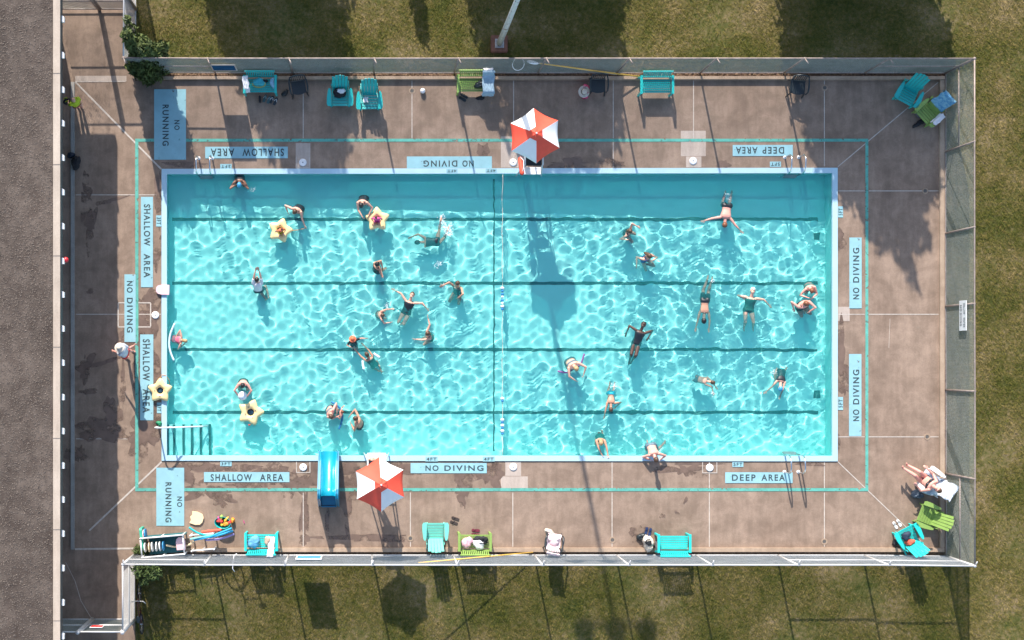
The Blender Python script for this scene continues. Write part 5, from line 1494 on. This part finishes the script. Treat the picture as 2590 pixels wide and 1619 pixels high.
        if kind == 'bikini':
            loft(c, torso_rings(.010, -.06, .16)); remesh(c, 'bikini_bottom', m, o, .012)
            c = MB(); cc = P0 + (N0 - P0) * .72
            loft(c, [(cc + u * t * s, rt, f, .168 * W + .010, .112 * W + .012) for t in (-.045, -.02, .02, .045)])
            for sg in (-1, 1): c.ell(cc + rt * sg * .07 * W + f * .10 * W, (.06 * s, .045 * s, .055 * s), Matrix((rt, f, u)).transposed())
            return remesh(c, 'bikini_top', m, o, .012)
        if kind == 'shirt':
            loft(c, torso_rings(.017, .05, 1.03))
            for i in (0, 1): capsule(c, sh[i], sh[i] + (el[i] - sh[i]) * .62, .066 * s, .060 * s)
            return remesh(c, 't_shirt', m, o, .014)
    if suit: clothes(*suit)
    if extra_suit: clothes(*extra_suit)
    top = H0 + hu * .03 * s
    if cap:
        c = MB(); c.ell(top - lk * .012 * s + hu * .008 * s, (.086 * s, .102 * s, .106 * s), HM, 18, 12)
        # keep the face free: cut off what lies in front of the brow
        vs = []
        for v in c.v:
            q = Vector(v) - top; fr, uu = q.dot(lk), q.dot(hu)
            if uu < -.005 * s and fr > -.03 * s: v = tuple(Vector(v) + hu * (-.005 * s - uu) * .95 - lk * max(0, fr) * .1)
            vs.append(v)
        c.v = vs; c.build('swim_cap', cap, o, True)
    elif not bald:
        c = MB(); c.ell(top - lk * .020 * s + hu * .006 * s, (.088 * s, .100 * s, .108 * s), HM, 18, 12, .03, 3)
        if long_hair:
            c.ell(H0 - lk * .075 * s - hu * .06 * s, (.075 * s, .045 * s, .13 * s), HM, 14, 9, .10, 5); c.ell(H0 - lk * .085 * s - hu * .16 * s, (.055 * s, .035 * s, .12 * s), HM, 14, 9, .14, 6)
        vs = []
        for v in c.v:
            q = Vector(v) - top; fr, uu = q.dot(lk), q.dot(hu)
            if uu < .02 * s and fr > -.02 * s: v = tuple(Vector(v) - lk * (fr + .02 * s))
            vs.append(v)
        c.v = vs; c.build('hair', HAIR[hair], o, True)
    if eyes:
        for sg in (-1, 1):
            c = MB(); c.ell(H0 + lk * .083 * s + hr * sg * .030 * s + hu * .018 * s, (.011 * s, .008 * s, .009 * s), HM, 8, 6); c.build('eye', CL['black'], o, True)
    if hat:
        c = MB(); c.lathe([(0, .135), (.06, .13), (.09, .10), (.098, .03), (.16, .015), (.185, .0), (.185, -.006), (.10, .02)], n=24)
        c.v = [tuple(top + HM @ Vector(v) * s) for v in c.v]; c.build('sun_hat', hat, o, True)
    return o

W0 = WATER
D_ = (0, -1, 0); U_ = (0, 1, 0); L_ = (-1, 0, 0); R_v = (1, 0, 0)
# ---- left half of the pool
person('swimmer in blue cap and black suit standing near the upper left ladder', (605, 467, .28), (606, 449, -.28), ((597, 467, .12), (614, 466, .10)), ((602, 447, -.75), (612, 450, -.75)), (0, -1, -.3), skin='brown', cap=M_capblue, wide=1.1, look=(0, -.8, -.6))
person('woman in black suit reaching to tow the child in red', (746, 536, .40), (758, 526, -.18), ((772, 577, -.08), (727, 534, -.02)), ((756, 522, -.75), (764, 528, -.75)), (-.4, -1, 0), skin='fair', hair='brown', wide=1.12, elbows=((764, 552, .1), (728, 522, .15)), look=(-.5, -1, -.4))
person('woman in black suit bending over the float with the child in pink', (914, 519, .36), (920, 503, -.15), ((934, 541, .02), (915, 546, .02)), ((916, 501, -.78), (924, 501, -.78)), (0, -1, -.2), skin='fair', hair='black', wide=1.1, look=(.1, -.8, -.6))
person('swimmer in dark suit diving with both legs kicked apart', (1058, 613, W0 - .12), (1096, 612, W0 - .10), ((1042, 599, W0 - .12), (1068, 600, W0 - .25)), ((1132, 583, W0 - .03), (1115, 557, W0 + .0)), (0, .25, -1), skin='tan', hair='black', suit=('onepiece', 'black'), knee_hint=(0, -.4, -1))
person('dark haired person in black suit standing with one arm bent', (955, 668, .34), (952, 683, -.22), ((960, 688, .02), (967, 675, .10)), ((949, 684, -.8), (956, 686, -.8)), (.7, .6, 0), skin='tan', hair='black', elbows=(None, (972, 672, .15)))
person('man in white shirt stretching both arms overhead', (650, 706, .34), (653, 735, -.22), ((647, 680, .45), (654, 680, .45)), ((672, 757, -.66), (680, 752, -.62)), (0, .6, .8), skin='fair', hair='black', suit=('trunks', 'black'), extra_suit=('shirt', 'white'), elbows=((642, 694, .4), (660, 694, .4)), look=(0, 1, .1))
person('swimmer with arms spread wide on the lane line right of the dark haired one', (1157, 719, .06), (1157, 734, -.38), ((1160, 753, -.10), (1121, 722, -.06)), ((1152, 744, -.82), (1163, 746, -.82)), (-.3, -1, -.3), skin='tan', hair='brown', suit=('onepiece', 'green'), elbows=((1168, 738, -.05), (1140, 714, 0)))
person('woman in black suit floating on her back with arms out', (1042, 747, W0 + .06), (1030, 783, W0 - .10), ((999, 735, W0 - .02), (1079, 780, W0 - .04)), ((1008, 814, W0 - .50), (1019, 817, W0 - .50)), (0, 0, 1), skin='fair', hair='brown', look=(0, .25, 1), eyes=True, elbows=((1020, 745, W0), (1060, 762, W0)), wide=1.1)
person('child with arms forward beside the floating woman', (968, 797, .10), (957, 796, -.36), ((990, 782, -.04), (985, 816, -.06)), ((954, 794, -.74), (956, 802, -.74)), (1, 0, -.2), .74, 'fair', 'brown', suit=('trunks', 'black'), elbows=((980, 783, 0), (968, 812, -.05)))
person('brown haired swimmer with one arm raised and one swept left', (1081, 845, .16), (1088, 852, -.34), ((1044, 859, -.06), (1083, 806, -.02)), ((1086, 856, -.85), (1094, 852, -.85)), (-.8, -.4, -.1), .95, 'fair', 'brown', suit=('onepiece', 'green'), elbows=((1068, 866, -.05), (1094, 826, .0)), long_hair=True)
person('child in red hat and dark top near the third lane line', (892, 858, .12), (894, 868, -.30), ((888, 878, -.06), (924, 856, -.04)), ((892, 866, -.72), (896, 872, -.72)), (.3, -1, 0), .66, 'fair', 'brown', suit=('shirt', 'black'), extra_suit=('trunks', 'black'), hat=CL['orange'])
person('dark suited swimmer lying forward between two white foam bars', (927, 896, W0 + .10), (940, 914, W0 - .12), ((894, 881, W0 - .0), (920, 873, W0 - .04)), ((958, 938, W0 - .40), (963, 934, W0 - .42)), (-.2, .2, -1), .92, 'tan', 'brown', suit=('onepiece', 'green'), elbows=((905, 902, W0), (937, 881, W0)), long_hair=True, look=(-.6, .6, -.2))
person('man with pink shoulders holding the white ball', (614, 975, .36), (616, 966, -.20), ((627, 1000, .0), (602, 1000, .0)), ((612, 962, -.78), (621, 964, -.78)), (0, -1, 0), skin='pink', hair='black', suit=('trunks', 'black'), elbows=((632, 986, .1), (598, 986, .1)), look=(0, -1, -.5))
person('bare backed woman facing the child with the blue noodle', (838, 1053, .36), (833, 1035, -.18), ((852, 1038, .04), (853, 1054, .04)), ((829, 1034, -.75), (838, 1036, -.75)), (.8, -.5, -.3), skin='pink', hair='brown', suit=('bikini', 'slate'), wide=1.05, look=(.8, -.6, -.4))
person('small child held up on the blue noodle', (865, 1042, .16), (861, 1047, -.28), ((852, 1052, -.02), (868, 1028, -.02)), ((862, 1044, -.62), (866, 1050, -.62)), (-1, 0, 0), .58, 'pink', 'red', suit=('trunks', 'slate'))
person('bare backed man with arms curled left, beside the noodle child', (899, 1059, .38), (911, 1074, -.16), ((889, 1074, -.02), (887, 1049, .02)), ((912, 1076, -.78), (916, 1070, -.78)), (-1, .25, 0), skin='tan', hair='brown', suit=('trunks', 'black'), elbows=((893, 1084, 0), (904, 1043, .1)), wide=1.1, look=(-1, .2, -.4))
person('blond child in pink suit by the left wall and white noodle', (469, 862, .02), (443, 858, -.22), ((448, 847, W0), (462, 874, W0 - .06)), ((436, 862, -.62), (438, 854, -.62)), (.35, 0, -1), .76, 'fair', 'blond', True, suit=('onepiece', 'pink'), look=(.8, 0, -.5))
CG = 'small children riding star floats'
person('small child in red top sitting in the left star float', (713, 580, .34), (709, 584, -.02), ((718, 590, .10), (702, 588, .10)), ((722, 596, -.12), (708, 600, -.12)), (.4, -1, 0), .50, 'fair', 'red', suit=('shirt', 'orange'), extra_suit=('trunks', 'lime'), group=CG)
person('small child in pink top sitting in the right star float', (951, 551, .34), (954, 556, -.02), ((962, 560, .10), (944, 560, .10)), ((960, 568, -.12), (950, 570, -.12)), (0, -1, 0), .50, 'tan', 'brown', suit=('shirt', 'magenta'), extra_suit=('trunks', 'magenta'), group=CG)
# ---- right half
person('long haired swimmer with one arm crooked above the head', (1594, 586, .10), (1585, 589, -.36), ((1612, 573, .0), (1583, 606, -.10)), ((1580, 586, -.86), (1582, 596, -.86)), (.8, -.5, 0), .95, 'fair', 'brown', True, suit=('onepiece', 'black'), elbows=((1599, 564, .1), None))
person('brown haired swimmer in blue suit leaning over, upper right half', (1642, 648, .14), (1632, 653, -.32), ((1652, 658, -.05), (1610, 668, -.18)), ((1622, 660, -.82), (1628, 668, -.82)), (.5, -.8, -.3), 1.0, 'fair', 'brown', True, suit=('onepiece', 'blue'), look=(.5, -.7, -.5))
person('man in black trunks lying face down with arms spread', (1833, 569, W0 + .04), (1837, 532, W0 - .03), ((1874, 585, W0 - .06), (1778, 559, W0 - .02)), ((1848, 492, W0 - .52), (1831, 491, W0 - .52)), (0, 0, -1), 1.06, 'pink', 'red', suit=('trunks', 'black'), elbows=((1858, 570, W0 + .02), (1800, 551, W0 + .04)), wide=1.1, look=(0, -.8, -.5))
person('man in dark trunks swimming face down with arms hooked forward', (1780, 809, W0 - .06), (1782, 768, W0 - .06), ((1793, 832, W0 - .14), (1759, 832, W0 - .14)), ((1799, 712, W0 - .12), (1788, 708, W0 - .12)), (0, 0, -1), 1.04, 'tan', 'black', suit=('trunks', 'black'), elbows=((1799, 810, W0 - .05), (1765, 808, W0 - .05)))
person('woman in green suit and white cap floating on her back', (1904, 736, W0 + .10), (1894, 778, W0 - .06), ((1883, 756, W0 - .02), (1944, 771, W0 - .04)), ((1880, 827, W0 - .46), (1902, 828, W0 - .46)), (0, 0, 1), 1.05, 'fair', 'brown', suit=('onepiece', 'green'), cap=M_capwhite, look=(0, .35, 1), elbows=((1878, 743, W0 + .02), (1924, 757, W0)), wide=1.12, eyes=True)
person('auburn haired person leaning down to the large swimmer', (2053, 735, .18), (2044, 722, -.30), ((2055, 754, -.04), (2040, 752, -.04)), ((2038, 718, -.85), (2046, 720, -.85)), (.3, -1, -.2), 1.0, 'pink', 'red', suit=('bikini', 'green'), wide=1.05, look=(.2, -.8, -.6))
person('large swimmer in black suit with broad bare shoulders', (2038, 768, .34), (2027, 773, -.22), ((2048, 788, .0), (2007, 780, -.02)), ((2022, 778, -.85), (2030, 786, -.85)), (.5, -1, 0), 1.06, 'pink', 'red', suit=('onepiece', 'black'), wide=1.32, elbows=((2056, 778, .1), (2012, 764, .15)), look=(.5, -.8, -.5))
person('dark skinned woman floating on her back over the third lane line', (1627, 822, W0 + .10), (1613, 858, W0 - .06), ((1585, 841, W0 - .02), (1641, 852, W0 - .02)), ((1591, 911, W0 - .34), (1598, 911, W0 - .34)), (0, 0, 1), 1.06, 'dark', 'black', suit=('onepiece', 'black'), look=(-.1, .35, 1), elbows=((1602, 823, W0), (1642, 833, W0)), eyes=True)
person('bare backed woman in bikini riding the purple noodle', (1457, 932, .34), (1444, 917, -.14), ((1477, 945, .0), (1453, 961, .0)), ((1438, 912, -.8), (1446, 908, -.8)), (.5, -1, 0), 1.05, 'fair', 'blond', suit=('bikini', 'slate'), elbows=((1477, 926, .1), (1440, 952, .1)), wide=1.25, look=(.4, -.8, -.5))
person('small bare swimmer kicking along in the lower right half', (1801, 967, W0 + .02), (1784, 963, W0 - .06), ((1803, 992, W0 - .06), (1810, 978, W0 - .10)), ((1762, 958, W0 - .16), (1766, 966, W0 - .20)), (.1, -.1, -1), .78, 'fair', 'brown', suit=('trunks', 'slate'), elbows=((1810, 977, W0), None))
person('swimmer in blue cap and black suit with arms stretched down', (1974, 981, W0 + .06), (1975, 953, W0 - .08), ((1967, 1021, W0 - .10), (1929, 999, W0 - .08)), ((1986, 932, W0 - .60), (1961, 935, W0 - .58)), (0, 0, -1), .95, 'fair', 'brown', suit=('onepiece', 'black'), cap=M_capblue, elbows=((1976, 1000, W0), (1952, 988, W0)))
person('boy in turquoise shorts swimming face down near the fourth lane line', (1545, 1034, W0 + .06), (1545, 1008, W0 - .04), ((1559, 1028, W0 - .10), (1527, 1059, W0 - .06)), ((1553, 973, W0 - .46), (1540, 972, W0 - .46)), (0, 0, -1), .86, 'tan', 'brown', suit=('trunks', 'turq'), elbows=((1562, 1016, W0), (1532, 1036, W0)))
person('long haired swimmer holding the lower pool edge with both hands', (1520, 1121, .10), (1517, 1106, -.38), ((1538, 1152, .02), (1523, 1152, .02)), ((1512, 1096, -.82), (1520, 1092, -.84)), (0, -1, 0), .95, 'tan', 'blond', True, suit=('onepiece', 'green'), elbows=((1536, 1136, .0), (1512, 1136, .0)))
person('bare backed man climbing out over the lower pool edge', (1659, 1163, .50), (1648, 1132, .08), ((1671, 1162, .045), (1642, 1162, .045)), ((1680, 1119, -.50), (1635, 1118, -.70)), (.15, -1, -.5), 1.05, 'pink', 'brown', suit=('trunks', 'slate'), elbows=((1674, 1148, .3), (1632, 1150, .3)), wide=1.1, look=(.1, -1, -.4), group='people on the deck')
# ---- on the deck
person('person in pale shirt, hat and red shorts walking beside the left notices', (303, 880, 1.56), (317, 894, .86), ((284, 886, .92), (338, 874, .95)), ((322, 903, .07), (338, 889, .07)), (-.75, .2, 0), 1.0, 'pink', 'grey', suit=('shorts', 'red'), extra_suit=('shirt', 'grey'), hat=M_beige, wide=1.2, elbows=((296, 888, 1.1), (330, 882, 1.1)), group='people on the deck')
person('person in lime shirt and maroon shorts beside the building gutter', (185, 253, 1.60), (194, 263, .88), ((173, 258, .95), (206, 262, .85)), ((199, 271, .07), (207, 270, .07)), (-.6, .7, 0), 1.0, 'fair', 'grey', suit=('shorts', 'maroon'), extra_suit=('shirt', 'lime'), wide=1.05, group='people on the deck', bald=True)
bag('dark bag with lime strap carried past the building gutter', at(172, 257, .38), (.13, .12, .30), M_blackcloth, 80, .4, 'bag', 'bag', True, CL['lime'])
person('lifeguard seated under the lower umbrella, only feet showing', (957, 1196, 2.12), (957, 1188, 1.50), ((950, 1176, 1.55), (966, 1176, 1.55)), ((931, 1166, 1.02), (938, 1163, 1.00)), (-.2, 1, 0), 1.0, 'fair', 'brown', suit=('shorts', 'red'), extra_suit=('shirt', 'white'), group='people on the deck', knee_hint=(-.1, 1, .6))
# sunbather with her chair
sc_ = make_adirondack('white reclining chair under the towels of the sunbather', M_white); put(sc_, 2352, 1221, 235)
dv = Vector((math.cos(R(302 - 90)), math.sin(R(302 - 90)), 0))
drape('beach_towel', 'white and blue striped towel under the sunbather', 'towel', at(2352, 1221), R(235), [(-.50, .36), (-.40, .405), (.0, .31), (.10, .30), (.26, .62), (.42, 1.0), (.50, 1.04), (.55, .90)], .58, mat('striped_towel', (.16, .27, .40), .9, .2, 6, col2=(.74, .76, .78)), 90)
heap('towel', 'blue end of the sunbather towel spilling over the chair arm', 'towel', at(2349, 1243, .40), (.30, .12, .18), M_greyblue, 91, -.4)
person('sunbather in black bikini reclining with legs stretched out', (2372, 1238, .98), (2342, 1216, .45), ((2320, 1230, .62), (2346, 1186, .60)), ((2285, 1184, .46), (2296, 1177, .46)), (-.45, .32, .8), 1.13, 'pink', 'brown', suit=('bikini', 'black'), elbows=((2344, 1244, .6), (2368, 1208, .6)), look=(-.6, .4, .7), group='people on the deck', knee_hint=(0, 0, 1), eyes=True, wide=1.12)
